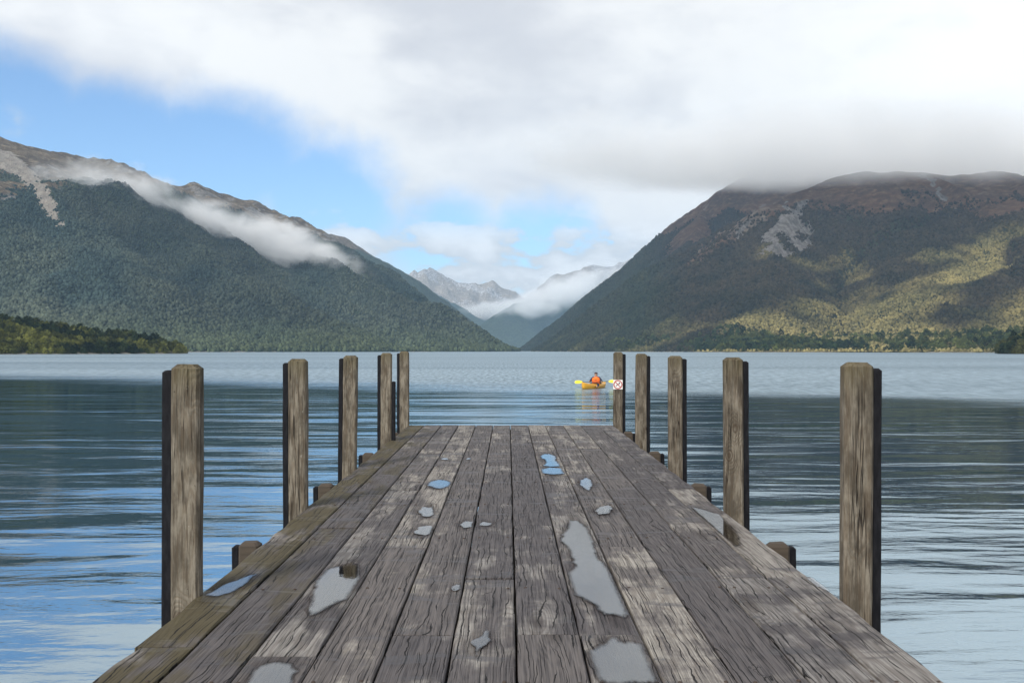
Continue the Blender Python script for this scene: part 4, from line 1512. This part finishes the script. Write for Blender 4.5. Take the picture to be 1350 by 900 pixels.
MC1 = cloud_material('mist_dense', .036, .014, (1, 1, 1.4), .40, .55, seed=3.)
MC2 = cloud_material('mist_thin', .022, .015, (1, 1, 1.4), .34, .5, seed=9.)
mist((205, 268), (500, 371), 66, 115, MC1)
mist((35, 232), (262, 280), 80, 120, MC2)
MC3 = cloud_material('valley_cloud', .010, .0062, (1, 1, 1.5), .42, .6, seed=21.)
cloud('low_cloud', tuple(at(742, 386, 5900)), (520, 300, 140), MC3, 0, 0, R(-17))
cloud('low_cloud', tuple(at(650, 408, 7400)), (480, 300, 95), MC3, 0, 0, R(-6))


def slab_material(name, dens):
    """flat-bottomed sheet of cloud: soft below, ragged, thinning upwards"""
    m, t = material(name)
    oc = t.node('ShaderNodeTexCoord').outputs['Object']
    pos = t.node('ShaderNodeNewGeometry').outputs['Position']
    ox, oy, oz = t.xyz(oc)
    n = t.noise(t.scale(pos, (1, 1, 1.5)), .0045, 6, .56, .2)
    n2 = t.noise(t.scale(pos, (1, 1, 1.2)), .017, 5, .6, .2)
    z = t.math('ADD', oz, t.math('ADD', t.math('MULTIPLY', t.math('SUBTRACT', n, .5), 1.5), t.math('MULTIPLY', t.math('SUBTRACT', n2, .5), .55)))
    base = t.step(z, -.92, -.20)
    topf = t.step(z, .0, .7, 1., 0.)
    rr = t.vmath('LENGTH', t.comb(ox, oy, 0))
    rad = t.step(t.math('ADD', rr, t.math('MULTIPLY', t.math('SUBTRACT', n, .5), 1.1)), .50, .90, 1., 0.)
    lim = t.math('MULTIPLY', t.step(t.math('ABSOLUTE', oz), .86, .99, 1., 0.), t.step(rr, .9, .99, 1., 0.))
    d = t.math('MULTIPLY', t.math('MULTIPLY', base, topf), t.math('MULTIPLY', rad, lim))
    d = t.math('MULTIPLY', d, dens)
    pv = t.node('ShaderNodeVolumePrincipled')
    pv.inputs['Color'].default_value = (1, 1, 1, 1)
    t.l.new(d, pv.inputs['Density'])
    t.l.new(pv.outputs[0], t.out.inputs['Volume'])
    return m


MC4 = slab_material('summit_cloud', .0080)
bm = bmesh.new()
bmesh.ops.create_cone(bm, segments=40, radius1=1, radius2=1, depth=2, cap_ends=True)
cap = link('summit_cloud', bm_mesh('summit_cloud', bm), MC4, None, tuple(at(1240, 205, 2450)))
cap.scale = (1150, 1000, 100)
cap.rotation_euler = (R(7.5), 0, 0)
cap['kind'] = 'stuff'

# ------------------------------------------------------------------ air
m, t = material('haze_air')
pv = t.node('ShaderNodeVolumePrincipled')
pv.inputs['Color'].default_value = (.50, .74, 1.0, 1)
pv.inputs['Density'].default_value = 6.0e-5
pv.inputs['Anisotropy'].default_value = .0
t.l.new(pv.outputs[0], t.out.inputs['Volume'])
bm = bmesh.new()
add_box(bm, -9400, 9400, -700, 11800, -6, 1150)
hz = link('haze', bm_mesh('haze', bm), m)
hz['kind'] = 'stuff'
